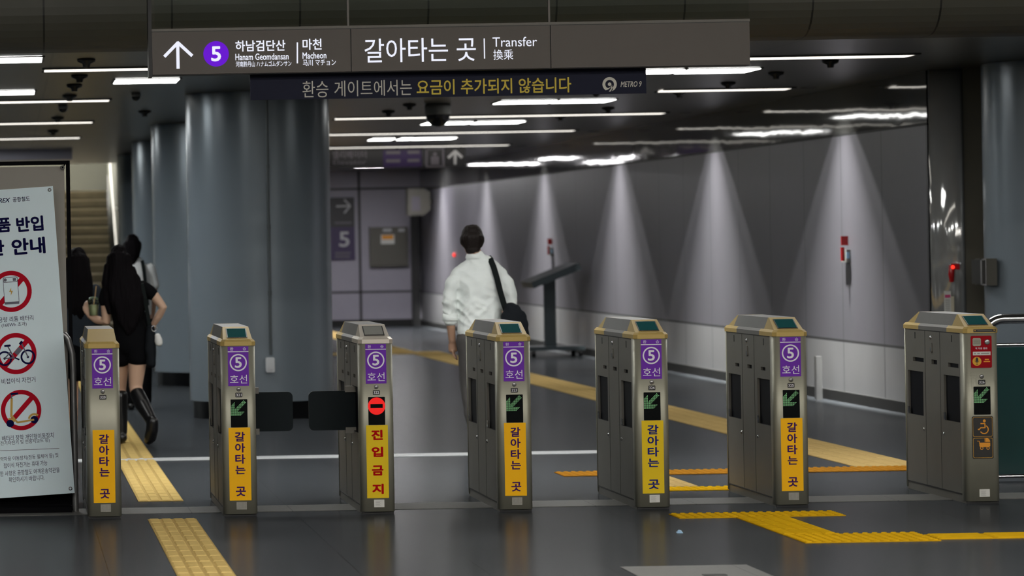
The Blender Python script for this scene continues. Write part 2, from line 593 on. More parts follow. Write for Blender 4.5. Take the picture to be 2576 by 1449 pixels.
r_.tube([(1.87, 57, .95), (1.87, 61.6, 3.55)], .022, 'stair_rail', 10)
for k in range(3):
    r_.tube([(1.87, 57.6 + 1.8 * k, 1.28 + 1.02 * k), (1.948, 57.6 + 1.8 * k, 1.26 + 1.02 * k)], .015, 'floor_line', 8)
tag(r_.build('stair_handrail'), 'pale sloping handrail on the right side of the stairs', 'handrail')
w = MB(); w.box((-7, 47.6, 2.85), (.93, 48.0, ZCEIL), 'wall_far'); struct(w.build('trim_1'))

# fascia above the gates: upright panels with a rounded lower edge
fa = MB()
prof = [(21.2, 4.7), (21.2, 3.10)]
for k in range(1, 8):
    t = PI / 2 * k / 8
    prof.append((21.2 + .30 * (1 - math.cos(t)), 3.10 - .255 * math.sin(t)))
prof += [(21.5, 2.845), (21.75, 2.845), (21.75, 4.7)]
n = len(prof)
xs = [-7, 24]
v = [(x, p[0], p[1]) for x in xs for p in prof]
fs = [(i, (i + 1) % n, n + (i + 1) % n, n + i) for i in range(n)]
fa.add(v, fs, 'fascia', False)
struct(fa.build('trim_2'))
fd = MB(); fd.box((-7, 21.75, 2.87), (24, 21.95, 3.2), 'fascia_dark'); struct(fd.build('trim_3'))

# corner pilaster on the right: polished metal, then dark cladding
w = MB()
x1 = XW + .235
RB = .232
q_ = [(XW + RB - RB * math.cos(PI / 2 * k / 16), yA - RB * math.sin(PI / 2 * k / 16)) for k in range(17)] + [(x1, yA + .05), (XW, yA + .05)]
w.prism(q_, 0, ZCEIL, 'chrome_corner', 'z', True)
struct(w.build('trim_4'))
w = MB()
w.box((x1, YE - .05, 0), (24.3, YE + .2, ZCEIL + .3), 'dark_cladding')
struct(w.build('wall_end_right'))

# floor inlays, and a painted reflection in the foreground
w = MB()
ga, gb = ground(700, 1272), ground(700, 1287)
w.box((-3, gb.y, 0), (13.5, ga.y, 0.003), 'floor_light')
struct(w.build('trim_5'))
w = MB()
ga, gb = ground(1000, 1143.2), ground(1000, 1148.8)
w.box((-3, gb.y, 0), (4.45, ga.y, 0.006), 'floor_line')
struct(w.build('trim_6'))
w = MB()
ga = ground(1560, 1427); gc = ground(1890, 1427)
w.box((ga.x, ga.y - .6, 0), (gc.x, ga.y, 0.003), 'floor_light')  # paler patch stands in for a bright reflection on the floor
w.box((ga.x + .3, ga.y - .52, 0.003), (gc.x - .2, ga.y - .46, 0.006), 'seam_dark')
struct(w.build('trim_7'))


# ------------------------------------------------------------------ columns
def column(cx, cy, R, label):
    o = MB()
    prof = [(R, 0.16), (R, ZCEIL - .003)]
    o.lathe(prof, (0, 0, 0), 'column', 72)
    col = o.build('column', loc=(cx, cy, 0))
    tag(col, label, 'column', kind='thing')
    bs = MB()
    bs.lathe([(0, 0.0), (R - .03, 0.0), (R - .03, .16), (R, .16)], (0, 0, 0), 'column_base', 72)
    bs.build('base_ring', col)
    return col


CX, CRAD = 2.335, 0.665
column(CX, 31.4, CRAD, 'wide round grey column carrying a thin vertical conduit')
column(CX, 38.9, CRAD, 'second round grey column, just behind the one with the conduit')
column(CX, 45.0, CRAD, 'third round grey column, partly hidden behind two nearer columns')
column(CX, 51.2, CRAD, 'farthest round grey column, next to the stairs')
column(8.805, 28.1, CRAD, 'round grey column at the right edge beside the dark cladding')

# conduit and outlet on the nearest column
pc = at(674, 560, 30.8)
dx = pc.x - CX
yc = 31.4 - math.sqrt(CRAD ** 2 - dx ** 2) - .020
zt, zb = ZCEIL, at(676, 893, yc).z
o = MB()
o.tube([(0, 0, zb), (0, 0, zt - .003)], .012, 'conduit_steel', 10)
cd = o.build('conduit', loc=(pc.x, yc, 0))
tag(cd, 'thin steel conduit running down the widest grey column', 'pipe')
for z in (2.3, 1.75, 1.15):
    o = MB()
    o.tube([(0, 0, z - .02), (0, 0, z + .02)], .017, 'conduit_steel', 10)
    o.build('clip', cd)
o = MB()
q0, q1 = at(668, 899, yc), at(690, 936, yc)
hw = (q1.x - q0.x) / 2
hz = (q0.z - q1.z)
o.prism(rr_outline(-hw, 0, hw, hz, .012), -.03, .03, 'plastic_white', 'y')
ob = o.build('outlet_box', loc=((q0.x + q1.x) / 2, yc - .035, q1.z))
tag(ob, 'white outlet box at the lower end of the column conduit', 'outlet box')
o = MB(); o.prism(rr_outline(-hw * .5, hz * .2, hw * .5, hz * .75, .008), -.042, -.03, 'plastic_white', 'y'); o.build('cover', ob)


# ------------------------------------------------------------------ ceiling lights
def panel_light(xa, xb, yc_, lab, em='panel_light'):
    d = .64
    t = empty('ceiling_light', ((xa + xb) / 2, yc_, ZCEIL - .002))
    tag(t, lab, 'ceiling light', 'square light panels in the passage ceiling')
    hw = (xb - xa) / 2
    o = MB(); o.box((-hw, -d / 2, -.012), (hw, d / 2, -.004), em); o.build('diffuser', t)
    o = MB()
    for (lo, hi) in (((-hw - .02, -d / 2 - .02, -.010), (hw + .02, -d / 2, 0)), ((-hw - .02, d / 2, -.010), (hw + .02, d / 2 + .02, 0)),
                     ((-hw - .02, -d / 2, -.010), (-hw, d / 2, 0)), ((hw, -d / 2, -.010), (hw + .02, d / 2, 0))):
        o.box(lo, hi, 'lamp_frame')
    o.build('frame', t)


def onceil(px, py):
    u, v = unroll(px, py)
    Y = (ZCEIL - ZC) * F / -v
    return u * Y / F, Y


def pl(xa, xb, y, lab):
    A = onceil(xa, y + (xb - xa) / 2 * .0172); B = onceil(xb, y - (xb - xa) / 2 * .0172)
    panel_light(A[0], B[0], (A[1] + B[1]) / 2, lab)


pl(-95, 105, 148, 'bright square light panel at the top left corner, nearest the fascia')
pl(-88, 86, 231, 'bright square light panel at the left edge, second from the fascia')
pl(288, 447, 201, 'bright square light panel peeking out below the left end of the transfer sign')
pl(1520, 1704, 178, 'bright light panel half covered by the right end of the navy banner')
pl(1714, 1893, 175.5, 'bright light panel just below the right end of the transfer sign')
pl(1251, 1389, 254.5, 'left one of the pair of light panels below the navy banner')
pl(1398, 1536, 252, 'right one of the pair of light panels below the navy banner')
pl(1066, 1182, 308, 'light panel half hidden by the black dome camera')
pl(1192, 1312, 306, 'light panel just right of the black dome camera')
pl(931, 988, 349, 'short light panel above the far hanging sign, nearest the wide column')
pl(1003, 1036, 348, 'smallest light panel above the far hanging sign')
pl(1041, 1142, 347, 'widest light panel above the far hanging sign')


for (xx, yy) in ((4.5, 57.5), (5.15, 57.5), (6.5, 57.5), (5.1, 61.0), (6.6, 61.0), (7.2, 61.0)):  # unseen panels added behind the sign to brighten the far wall
    panel_light(xx - .29, xx + .29, yy, 'added unseen light panel behind the far hanging sign, brightening the far wall', 'panel_far_fill')
for xx in (-1.6, 1.1, 1.7, 3.4, 4.0, 5.8, 6.4):
    panel_light(xx - .29, xx + .29, 22.75, 'light panel hidden just behind the fascia above the gates', 'panel_bright')
for (xx, yy) in ((-.8, 31), (-.8, 36), (-.8, 41), (-.8, 46), (-1.5, 36), (-1.5, 46)):
    panel_light(xx - .29, xx + .29, yy, 'light panel over the aisle left of the columns, outside the picture', 'panel_aisle')


def strip(xa, xb, y, lab, d=.34):
    A = onceil(xa, y + (xb - xa) / 2 * .0172); B = onceil(xb, y - (xb - xa) / 2 * .0172)
    hw = (B[0] - A[0]) / 2
    t = empty('light_strip', ((A[0] + B[0]) / 2, (A[1] + B[1]) / 2, ZCEIL - .002))
    tag(t, lab, 'ceiling light', 'long recessed light strips across the passage ceiling')
    o = MB(); o.box((-hw, -d / 2, -.010), (hw, d / 2, -.003), 'strip_light'); o.build('diffuser', t)
    o = MB()
    o.box((-hw - .02, d / 2, -.012), (hw + .02, d / 2 + .08, -.0), 'fascia_dark')
    o.box((-hw - .02, -d / 2 - .08, -.012), (hw + .02, -d / 2, -.0), 'fascia_dark')
    o.build('slot', t)


strip(112, 2290, 156, 'long light strip passing behind the transfer sign, first behind the fascia')
strip(-300, 274, 255, 'light strip at the left, second row behind the fascia')
strip(1664, 1984, 224, 'light strip at the right, level with the navy banner')
strip(-300, 232, 310, 'light strip at the left, third row behind the fascia')
strip(846, 1670, 290, 'light strip passing behind the black dome camera')
strip(-300, 200, 349, 'dim light strip at the left just above the grey beam')
strip(832, 1445, 332, 'light strip between the dome camera and the far hanging sign')
strip(831, 1280, 367, 'light strip directly above the far hanging sign')

# near concourse lights, over and behind the camera
FRONT = [(x, y) for y in (0.6, 4.4, 8.2, 12.0) for x in (-3.0, 1.5, 6.0, 10.5)] + [(18.9, -10.0), (20.6, -16.0), (17.0, -4.0)]  # last three fixtures added only for reflections in the polished corner
for i, (x, y) in enumerate(FRONT):
    if True:
        t = empty('concourse_light', (x, y, 4.698))
        tag(t, 'long fluorescent ceiling fixture over the near concourse', 'ceiling light', 'fixtures over the near concourse')
        o = MB(); o.box((-1.6, -.15, -.06), (1.6, .15, -.04), 'front_light'); o.build('diffuser', t)
        o = MB(); o.box((-1.63, -.18, -.04), (1.63, .18, 0), 'plastic_white'); o.build('housing', t)

# wall spots
SPX = ((2128, 'first'), (1802, 'second'), (1562, 'third'), (1372, 'fourth'), (1226, 'fifth'), (1116, 'sixth'))
for (px, nm) in SPX:
    Y = XW * F / (px - PX)
    t = empty('wall_spotlight', (XW - .33, Y, ZCEIL - .002))
    tag(t, 'recessed ceiling spot above the %s light cone from the gates on the right wall' % nm, 'spotlight', 'spots along the right wall')
    o = MB(); o.lathe([(.05, -.002), (.075, -.006), (.08, 0)], (0, 0, 0), 'lamp_frame', 20)
    o.lathe([(.0, -.001), (.05, -.002)], (0, 0, 0), 'plastic_white', 20)
    o.build('trim_ring', t)
    L = bpy.data.lights.new('spot_lamp', 'SPOT')
    L.energy = SPOT_W
    L.spot_size = math.radians(107)
    L.spot_blend = 0.12
    L.use_nodes = True
    nt = L.node_tree
    fo = nt.nodes.new('ShaderNodeLightFalloff'); fo.inputs['Strength'].default_value = 1.0
    # batwing-like beam: more light straight down than at the rim of the cone
    tc = nt.nodes.new('ShaderNodeTexCoord')
    sx = nt.nodes.new('ShaderNodeSeparateXYZ')
    ab = nt.nodes.new('ShaderNodeMath'); ab.operation = 'ABSOLUTE'
    mr = nt.nodes.new('ShaderNodeMapRange')
    mr.inputs['From Min'].default_value = 0.72; mr.inputs['From Max'].default_value = 0.985
    mr.inputs['To Min'].default_value = 0.8; mr.inputs['To Max'].default_value = 5.0
    mu = nt.nodes.new('ShaderNodeMath'); mu.operation = 'MULTIPLY'
    nt.links.new(tc.outputs['Normal'], sx.inputs[0]); nt.links.new(sx.outputs[2], ab.inputs[0])
    nt.links.new(ab.outputs[0], mr.inputs['Value']); nt.links.new(mr.outputs[0], mu.inputs[0])
    nt.links.new(fo.outputs['Constant'], mu.inputs[1])
    m2 = nt.nodes.new('ShaderNodeMapRange')          # asymmetric reflector: mostly towards the wall
    m2.inputs['From Min'].default_value = 0.03; m2.inputs['From Max'].default_value = 0.13
    m2.inputs['To Min'].default_value = 0.04; m2.inputs['To Max'].default_value = 1.0
    nt.links.new(sx.outputs[0], m2.inputs['Value'])
    m3 = nt.nodes.new('ShaderNodeMath'); m3.operation = 'MULTIPLY'
    nt.links.new(mu.outputs[0], m3.inputs[0]); nt.links.new(m2.outputs[0], m3.inputs[1])
    nt.links.new(m3.outputs[0], nt.nodes['Emission'].inputs['Strength'])
    L.shadow_soft_size = 0.03
    L.color = (1.0, 1.0, 0.95)
    lo = bpy.data.objects.new('lamp', L)
    COL.objects.link(lo)
    lo.parent = t
    lo.location = (0, 0, -.02)
# stairwell lamp
t = empty('stair_light', (0, 64.2, 7.597))
tag(t, 'ceiling light high above the stairs', 'ceiling light')
o = MB(); o.box((-2.5, -2.0, -.03), (1.2, 2.0, 0), 'stair_lamp'); o.build('diffuser', t)


# ------------------------------------------------------------------ ceiling cameras and detectors
def dome(px, ytop, r_px, lab, pale=True):
    X, Y = onceil(px, ytop)
    s = F / Y
    R = r_px / s
    t = empty('dome_camera', (X, Y, ZCEIL - .002))
    tag(t, lab, 'security camera', 'dome cameras under the ceiling')
    o = MB(); o.lathe([(0, 0), (R * .95, 0), (R, -.02), (R, -R * .75), (R * .9, -R * .8), (0, -R * .8)], (0, 0, 0), 'plastic_grey', 28); o.build('mount', t)
    o = MB(); o.lathe([(R * .92, -R * .8)] + [(R * .92 * math.cos(a), -R * .8 - R * .92 * math.sin(a)) for a in [PI / 2 * k / 8 for k in range(1, 9)]], (0, 0, 0), 'plastic_black', 28)
    o.build('dome', t)


dome(1101, 262, 33, 'large black dome camera hanging in front of the middle light rows')
dome(342, 233, 12, 'small dome camera hanging left of the wide column')
dome(158, 263, 12, 'small dome camera hanging near the left ceiling strips')
dome(1499, 224, 11, 'small dark dome camera just under the banner logo')
DET = [(217, 148), (200, 188), (187, 212), (175, 238), (145, 294), (133, 327), (2089, 151), (1952, 181), (1832, 207), (1709, 230), (1530, 270), (1410, 100 + 545 / 2.862), (1030, 261), (977, 278), (364, 278)]
for i, (px, py) in enumerate(DET):
    X, Y = onceil(px, py)
    o = MB()
    o.lathe([(0, 0), (.07, 0), (.065, -.02), (.03, -.035), (.025, -.06), (0, -.06)], (0, 0, 0), 'plastic_black', 14)
    d = o.build('ceiling_detector', loc=(X, Y, ZCEIL - .002))
    tag(d, 'small round dark detector on the passage ceiling', 'detector', 'detectors on the passage ceiling')


# ------------------------------------------------------------------ hanging transfer sign
class Sheet:
    """Flat printed sheet: origin and rotation t (in its own plane) from image pixels at depth Y."""
    def __init__(self, Y, ox, oy, t=0.0):
        self.Y, self.t = Y, t
        self.O = at(ox, oy, Y)
        self.k = Y / F
        self.mb = MB()

    def p(self, px, py):
        d = at(px, py, self.Y) - self.O
        c_, s_ = math.cos(self.t), math.sin(self.t)
        return (d.x * c_ + d.z * s_, -d.x * s_ + d.z * c_)

    def text(self, s, x0, y0, x1, y1, m, bold=0.0, lay=1, shear=0.0, mb=None, slope=True):
        cx, cz = self.p((x0 + x1) / 2, (y0 + y1) / 2)
        w_ = (x1 - x0) * self.k
        h_ = (y1 - y0) * self.k - (w_ * (ROLL + self.t) if slope else 0)
        (mb or self.mb).text(s, cx, cz, w_, h_, -.0006 * lay, m, bold, shear)

    def loc(self):
        return tuple(self.O)


YS = 20.4
tl, br = at(382, 79.5, YS), at(1887, 164.5, YS)
bl = at(382, 190, YS)
X0, X1, Z0, Z1 = tl.x, br.x, bl.z, tl.z
sign = empty('hanging_sign', ((X0 + X1) / 2, YS, Z0))
tag(sign, 'long dark brown hanging sign with lit white transfer lettering and up arrow', 'sign')
cxs = (X0 + X1) / 2
o = MB(); o.box((X0 - cxs, .012, 0), (X1 - cxs, .14, Z1 - Z0), 'sign_dark'); o.build('case', sign)
xj1, xj2 = at(883, 130, YS).x - cxs, at(1385, 110, YS).x - cxs
for (a, b_) in ((X0 - cxs, xj1 - .003), (xj1 + .003, xj2 - .003), (xj2 + .003, X1 - cxs)):
    o = MB(); o.box((a, 0, 0.004), (b_, .012, Z1 - Z0 - .004), 'sign_face'); o.build('face_panel', sign)
sh = Sheet(YS, 382, 190)
S_ = sh.mb
sh.text('하남검단산', 592, 100, 718, 130, 'sign_white', .025)
sh.text('Hanam Geomdansan', 592, 133, 726, 152, 'sign_white', .02)
sh.text('河南黔丹山 ハナムゴムダンサン', 593, 152, 733, 169, 'sign_white', .012)
sh.text('마천', 761, 97, 809, 126, 'sign_white', .025)
sh.text('Macheon', 761, 131, 821, 148, 'sign_white', .02)
sh.text('马川 マチョン', 762, 149, 845, 166, 'sign_white', .012)
def putl(nm, lab):
    o = sh.mb.build(nm, sign, normals=False)
    o.location = Vector(sh.loc()) - Vector((cxs, YS, Z0))
    o['label'] = lab
    sh.mb = MB()
    return o


sh_d = [(748, 107), (748, 159)]
sh.mb.stroke([sh.p(*q) for q in sh_d], 3.5 * sh.k, -.0006, 'sign_white')
putl('destination_lettering', 'glowing white destination names')
sh.text('갈아타는 곳', 917, 93, 1197, 158, 'sign_white', .004)
sh.text('Transfer', 1239, 92, 1351, 118, 'sign_white', .0)
sh.text('換乘', 1241, 124, 1291, 151, 'sign_white', .0)


def pxstroke(sheet, pts, wpx, m, lay=1, mb=None):
    (mb or sheet.mb).stroke([sheet.p(*q) for q in pts], wpx * sheet.k, -.0006 * lay, m)


sh.mb.stroke([sh.p(1218, 97), sh.p(1219, 147)], 3 * sh.k, -.0006, 'sign_white')
putl('transfer_lettering', 'glowing white transfer words')
pxstroke(sh, [(448, 172), (447, 106)], 8, 'sign_white')
pxstroke(sh, [(414, 142), (448, 107)], 8, 'sign_white', 2)
pxstroke(sh, [(447, 107), (483, 140)], 8, 'sign_white', 3)
let = putl('arrow', 'glowing white up arrow')
bg = MB()
bc = sh.p(543.5, 135.5)
bg.disc(bc[0], bc[1], 32 * sh.k, -.0008, 'sign_purple', 48)
bg.text('5', bc[0], bc[1], 25 * sh.k, 38 * sh.k, -.0016, 'sign_white', .03)
bo = bg.build('line_badge', sign, normals=False)
bo.location = let.location
bo['label'] = 'glowing purple disc with white 5'

# smoke barrier glass above the sign
bar = empty('glass_barrier', (cxs, YS, Z1))
bar.location.z += .001
tag(bar, 'clear glass barrier panes standing above the transfer sign', 'glass barrier')
xa, xb = X0 - cxs, at(1888, 40, YS).x - cxs
xm1, xm2 = at(877, 30, YS).x - cxs, at(1384, 30, YS).x - cxs
zt_ = 4.698 - Z1
for (a, b_) in ((xa + .02, xm1 - .008), (xm1 + .008, xm2 - .008), (xm2 + .008, xb)):
    o = MB(); o.box((a, .05, .03), (b_, .058, zt_), 'pane_glass'); o.build('glass_pane', bar)
o = MB(); o.box((xa, .02, .0), (xb, .1, .016), 'rail_metal'); o.build('bottom_rail', bar)
for xm in (xm1, xm2):
    o = MB(); o.box((xm - .006, .04, .016), (xm + .006, .068, zt_), 'rail_metal'); o.build('mullion', bar)
o = MB(); o.box((at(372, 40, YS).x - cxs, -.005, -(Z1 - Z0) - .01), (X0 - cxs - .001, .15, zt_), 'sign_dark'); o.build('end_post', bar)

# navy banner behind the lower edge of the sign
YB = YS + .1405
bn = Sheet(YB, 630, 252)
p1 = bn.p(1626, 235)
topz = Z0 + .03 - bn.O.z
o = bn.mb
o.box((0, 0, 0), (p1[0], .012, topz), 'banner_navy')
bn.text('환승', 761, 203, 826, 246, 'banner_white', .0)
bn.text('게이트에서는', 841, 200, 1036, 243, 'banner_white', .0)
bn.text('요금이 추가되지 않습니다', 1048, 194, 1437, 239, 'banner_yellow', .02)
bn.text('METRO 9', 1561, 204, 1614, 219, 'banner_white', .02, shear=.25)
lx, lz = bn.p(1533.5, 212)
k_ = bn.k / 16.1
# ring with a swept tail, inner dot and a comma stroke (measured in zoomed pixels around the ring centre)
def lg(pts, lay):
    o.flat([(lx + (a - 870) * k_, lz - (b - 515) * k_) for a, b in pts], -.0006 * lay, 'banner_white')
o.ring(lx, lz, 175 * k_, 290 * k_, -.0006, 'banner_white', 40, math.radians(-55), math.radians(235))
lg([(700, 757), (770, 660), (830, 668), (925, 590), (880, 670), (790, 735)], 2)
lg([(960, 795), (1035, 640), (1125, 655), (1060, 740)], 2)
lg([(830, 810), (905, 715), (965, 540), (975, 660), (945, 750), (900, 812)], 2)
o.disc(lx, lz, 72 * k_, -.0006, 'banner_white', 24)
bno = o.build('banner', loc=bn.loc(), normals=False)
tag(bno, 'navy banner with white and yellow text below the transfer sign', 'banner')


# ------------------------------------------------------------------ fare gates
GL, GW = 1.347, 0.100
YG = F / 430.0
ARROW = {0: [12], 1: [11, 12, 13], 2: [3] + list(range(10, 15)), 3: [2, 3] + list(range(9, 14)), 4: [1, 2, 3] + list(range(8, 13)),
         5: list(range(4)) + list(range(7, 12)), 6: list(range(4)) + list(range(6, 11)), 7: list(range(4)) + list(range(5, 10)),
         8: list(range(9)), 9: list(range(8)), 10: list(range(7)), 11: list(range(13)), 12: list(range(12)), 13: list(range(11)), 14: list(range(10))}


def side_panel(mb, x, holes, y0, y1, z0, z1, m, depth=.03):
    ys = sorted({y0, y1} | {h[0] for h in holes} | {h[1] for h in holes})
    zs = sorted({z0, z1} | {h[2] for h in holes} | {h[3] for h in holes})
    for a, b in zip(ys, ys[1:]):
        for c_, d in zip(zs, zs[1:]):
            if any(h[0] <= a and b <= h[1] and h[2] <= c_ and d <= h[3] for h in holes):
                continue
            mb.poly([(x, a, c_), (x, b, c_), (x, b, d), (x, a, d)], m)
    s = 1 if x < 0 else -1
    for (a, b, c_, d) in holes:
        xi = x + s * depth
        mb.poly([(xi, a, c_), (xi, b, c_), (xi, b, d), (xi, a, d)], 'recess_dark')
        mb.poly([(x, a, c_), (x, b, c_), (xi, b, c_), (xi, a, c_)], 'recess_dark')
        mb.poly([(x, a, d), (x, b, d), (xi, b, d), (xi, a, d)], 'recess_dark')
        mb.poly([(x, a, c_), (x, a, d), (xi, a, d), (xi, a, c_)], 'recess_dark')
        mb.poly([(x, b, c_), (x, b, d), (xi, b, d), (xi, b, c_)], m)


def gate(px, py, num, line=True, led='arrow', screen='screen_teal', slip='갈아타는 곳', slip_mat='yellow_orange',
         slip_ink='purple_print', paper='paper_worn', flap=None, front_lid='lid_gold', label='', wide=False):
    root = empty('fare_gate', (at(px, py, YG).x, YG, 0))
    tag(root, label, 'ticket gate', 'row of fare gates')
    # body
    o = MB()
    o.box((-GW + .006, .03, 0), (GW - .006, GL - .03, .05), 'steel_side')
    o.build('plinth', root)
    o = MB()
    ya, yb = .085, GL - .05
    HF = (.065 * GL + .03, .335 * GL, .47, .74)
    HB = (.675 * GL, .93 * GL, .47, .74)
    slots = [(.10 * GL, .26 * GL, .79, .815), (.44 * GL, .53 * GL, .795, .822), (.66 * GL, .84 * GL, .80, .825)] if wide else \
            [(.17 * GL, .26 * GL, .79, .81), (.44 * GL, .53 * GL, .79, .812), (.70 * GL, .78 * GL, .79, .81)]
    for x in (-GW + .003, GW - .003):
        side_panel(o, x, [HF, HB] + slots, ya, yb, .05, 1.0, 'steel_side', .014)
        s = -1 if x < 0 else 1
        for yy in (.39 * GL, .635 * GL):
            o.box((min(x, x + s * .0012), yy - .002, .05), (max(x, x + s * .0012), yy + .002, 1.0), 'groove')
        o.box((min(x, x + s * .0014), ya, .046), (max(x, x + s * .0014), yb, .054), 'groove')
        o.box((min(x, x + s * .0014), ya, .992), (max(x, x + s * .0014), yb, 1.0), 'groove')
        for yy in (.20 * GL, .80 * GL):
            o.box((min(x, x + s * .0014), yy - .008, .94), (max(x, x + s * .0014), yy + .008, .98), 'groove')
    o.poly([(-GW, ya, .05), (GW, ya, .05), (GW, yb, .05), (-GW, yb, .05)], 'groove')
    o.build('body', root)
    # end panels with rounded corners
    for nm, (a, b) in (('front_panel', (0, .087)), ('rear_panel', (GL - .052, GL))):
        o = MB()
        r = .034
        out = []
        front = nm == 'front_panel'
        def arc(cx, cy, a0):
            return [(cx + r * math.cos(a0 + PI / 2 * k / 8), cy + r * math.sin(a0 + PI / 2 * k / 8)) for k in range(9)]
        if front:
            out = [(GW, b)] + [(-GW, b)] + arc(-GW + r, a + r, PI) + arc(GW - r, a + r, 3 * PI / 2)
        else:
            out = [(-GW, a), (GW, a)] + arc(GW - r, b - r, 0) + arc(-GW + r, b - r, PI / 2)
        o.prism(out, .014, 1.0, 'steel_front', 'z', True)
        o.build(nm, root)
    o = MB(); o.box((-GW + .008, .012, 0), (GW - .008, .08, .014), 'groove'); o.build('kick_gap', root)
    # lid: rim in three lengths and a raised hood
    def rim(y0, y1, m, e0, e1):
        q = MB()
        x = GW + .002
        c_ = .012
        v, fs = [], []
        secs = [(x, .998), (x, 1.022), (x - c_, 1.036)]
        for (yy, ce) in ((y0, e0), (y1, e1)):
            for (xx, zz) in secs:
                pass
        ring = lambda hx, ly, hy, zz, cc: [(-hx + cc, ly, zz), (hx - cc, ly, zz), (hx, ly + (cc if e0 else 0), zz), (hx, hy - (cc if e1 else 0), zz),
                                           (hx - cc, hy, zz), (-hx + cc, hy, zz), (-hx, hy - (cc if e1 else 0), zz), (-hx, ly + (cc if e0 else 0), zz)]
        d0, d1 = (c_ if e0 else 0), (c_ if e1 else 0)
        cc0 = .022 if (e0 or e1) else 0.0001
        if e0 and not e1 or e1 and not e0:
            pass
        R1 = [ring(x, y0, y1, .998, cc0), ring(x, y0, y1, 1.022, cc0), ring(x - c_, y0 + d0, y1 - d1, 1.036, cc0)]
        # ends that butt against the next length keep their full width
        for R in R1:
            if not e0: R[0] = (-abs(R[7][0]), y0, R[0][2]); R[1] = (abs(R[2][0]), y0, R[1][2]); R[7] = (R[7][0], y0 + 1e-4, R[7][2]); R[2] = (R[2][0], y0 + 1e-4, R[2][2])
            if not e1: R[4] = (abs(R[3][0]), y1, R[4][2]); R[5] = (-abs(R[6][0]), y1, R[5][2]); R[3] = (R[3][0], y1 - 1e-4, R[3][2]); R[6] = (R[6][0], y1 - 1e-4, R[6][2])
        v = [p for R in R1 for p in R]
        for i in range(2):
            for k in range(8):
                fs.append((i * 8 + k, i * 8 + (k + 1) % 8, (i + 1) * 8 + (k + 1) % 8, (i + 1) * 8 + k))
        fs += [tuple(range(7, -1, -1)), tuple(range(16, 24))]
        q.add(v, fs, m)
        return q
    rim(-.004, .36, front_lid, True, False).build('lid_front', root)
    rim(.36, .98, 'lid_grey', False, False).build('lid_middle', root)
    rim(.98, GL + .004, 'lid_gold', False, True).build('lid_rear', root)
    h0, h1, hb, ht = .035, .205, .086, .076
    zt_, z0 = 1.105, 1.034
    yr0, yr1 = 1.06, 1.29
    def frus(yA0, yA1, yB0, yB1, m, name):
        q = MB()
        q.add([(-hb, yA0, z0), (hb, yA0, z0), (hb, yB0, z0), (-hb, yB0, z0), (-ht, yA1, zt_), (ht, yA1, zt_), (ht, yB1, zt_), (-ht, yB1, zt_)],
              [(0, 3, 2, 1), (4, 5, 6, 7), (0, 1, 5, 4), (1, 2, 6, 5), (2, 3, 7, 6), (3, 0, 4, 7)], m)
        return q.build(name, root)
    hf = frus(h0, h1, .30, .225, front_lid, 'hood_front')
    frus(.3001, .2251, 1.13, 1.04, 'lid_grey', 'hood_middle')
    frus(1.1301, 1.0401, yr1, 1.06, 'lid_gold', 'hood_rear')
    if screen:
        nrm = Vector((0, -(zt_ - z0), (h1 - h0))).normalized()
        def onface(x, t, lift):
            p = Vector((x, h0 + (h1 - h0) * t, z0 + (zt_ - z0) * t)) + nrm * lift
            return tuple(p)
        q = MB()
        def slab(xh, t0, t1, l0, l1, m):
            lo = [onface(-xh, t0, l0), onface(xh, t0, l0), onface(xh, t1, l0), onface(-xh, t1, l0)]
            hi = [onface(-xh, t0, l1), onface(xh, t0, l1), onface(xh, t1, l1), onface(-xh, t1, l1)]
            q.add(lo + hi, [(0, 3, 2, 1), (4, 5, 6, 7), (0, 1, 5, 4), (1, 2, 6, 5), (2, 3, 7, 6), (3, 0, 4, 7)], m)
        slab(.060, .12, .84, -.002, .003, 'bezel')
        slab(.054, .16, .80, .001, .004, screen)
        q.build('screen', root)
    # front furniture
    Y = -.0005
    if line:
        q = MB()
        w2, za, zb_ = .0605, .763, .994
        q.box((-w2, Y - .001, za), (w2, Y + .001, zb_), 'purple')
        yy = Y - .0016
        q.text('환', -.037, .980, .020, .018, yy, 'white_print', .0)
        q.text('승', .037, .980, .020, .018, yy, 'white_print', .0)
        q.rect(-w2, .9615, w2, .966, yy, 'white_print')
        q.ring(0, .900, .0425, .0505, yy, 'white_print')
        q.text('5', 0, .900, .041, .062, yy, 'white_print', .03)
        q.text('호선', 0, .803, .100, .050, yy, 'white_print', .0)
        q.build('line_sticker', root, normals=False)['label'] = 'purple sticker with a ringed white 5'
    else:
        q = MB()
        q.prism(rr_outline(-.061, .795, .061, .982, .008), Y - .003, Y + .001, 'red_plate', 'y')
        yy = Y - .0036
        q.text('역 직원 통화', .0, .908, .070, .012, yy, 'white_print')
        q.rect(-.05, .868, .053, .889, yy, 'paper_white')
        for (xa, xb) in ((-.042, -.034), (-.024, -.010), (-.002, .044)):
            q.stroke([(xa, .8785), (xb, .8785)], .006, yy - .0006, 'grey_print')
        q.disc(-.027, .833, .026, yy, 'amber_print', 32)
        q.disc(-.027, .842, .008, yy - .0006, 'plate_black', 16, .014)
        q.ring(-.027, .838, .0105, .013, yy - .0006, 'plate_black', 16, PI, 2 * PI)
        q.rect(-.0282, .815, -.0258, .826, yy - .0006, 'plate_black')
        q.rect(-.034, .813, -.020, .8155, yy - .0006, 'plate_black')
        q.stroke([(.020, .843), (.042, .843)], .006, yy, 'orange_print')
        q.stroke([(.013, .831), (.049, .831)], .006, yy, 'orange_print')
        pl_ = q.build('intercom_plate', root, normals=False)
        pl_['label'] = 'red plate with amber microphone symbol'
        q = MB()
        q.prism(rr_outline(-.051, .922, -.003, .969, .009), Y - .007, Y - .002, 'steel_front', 'y')
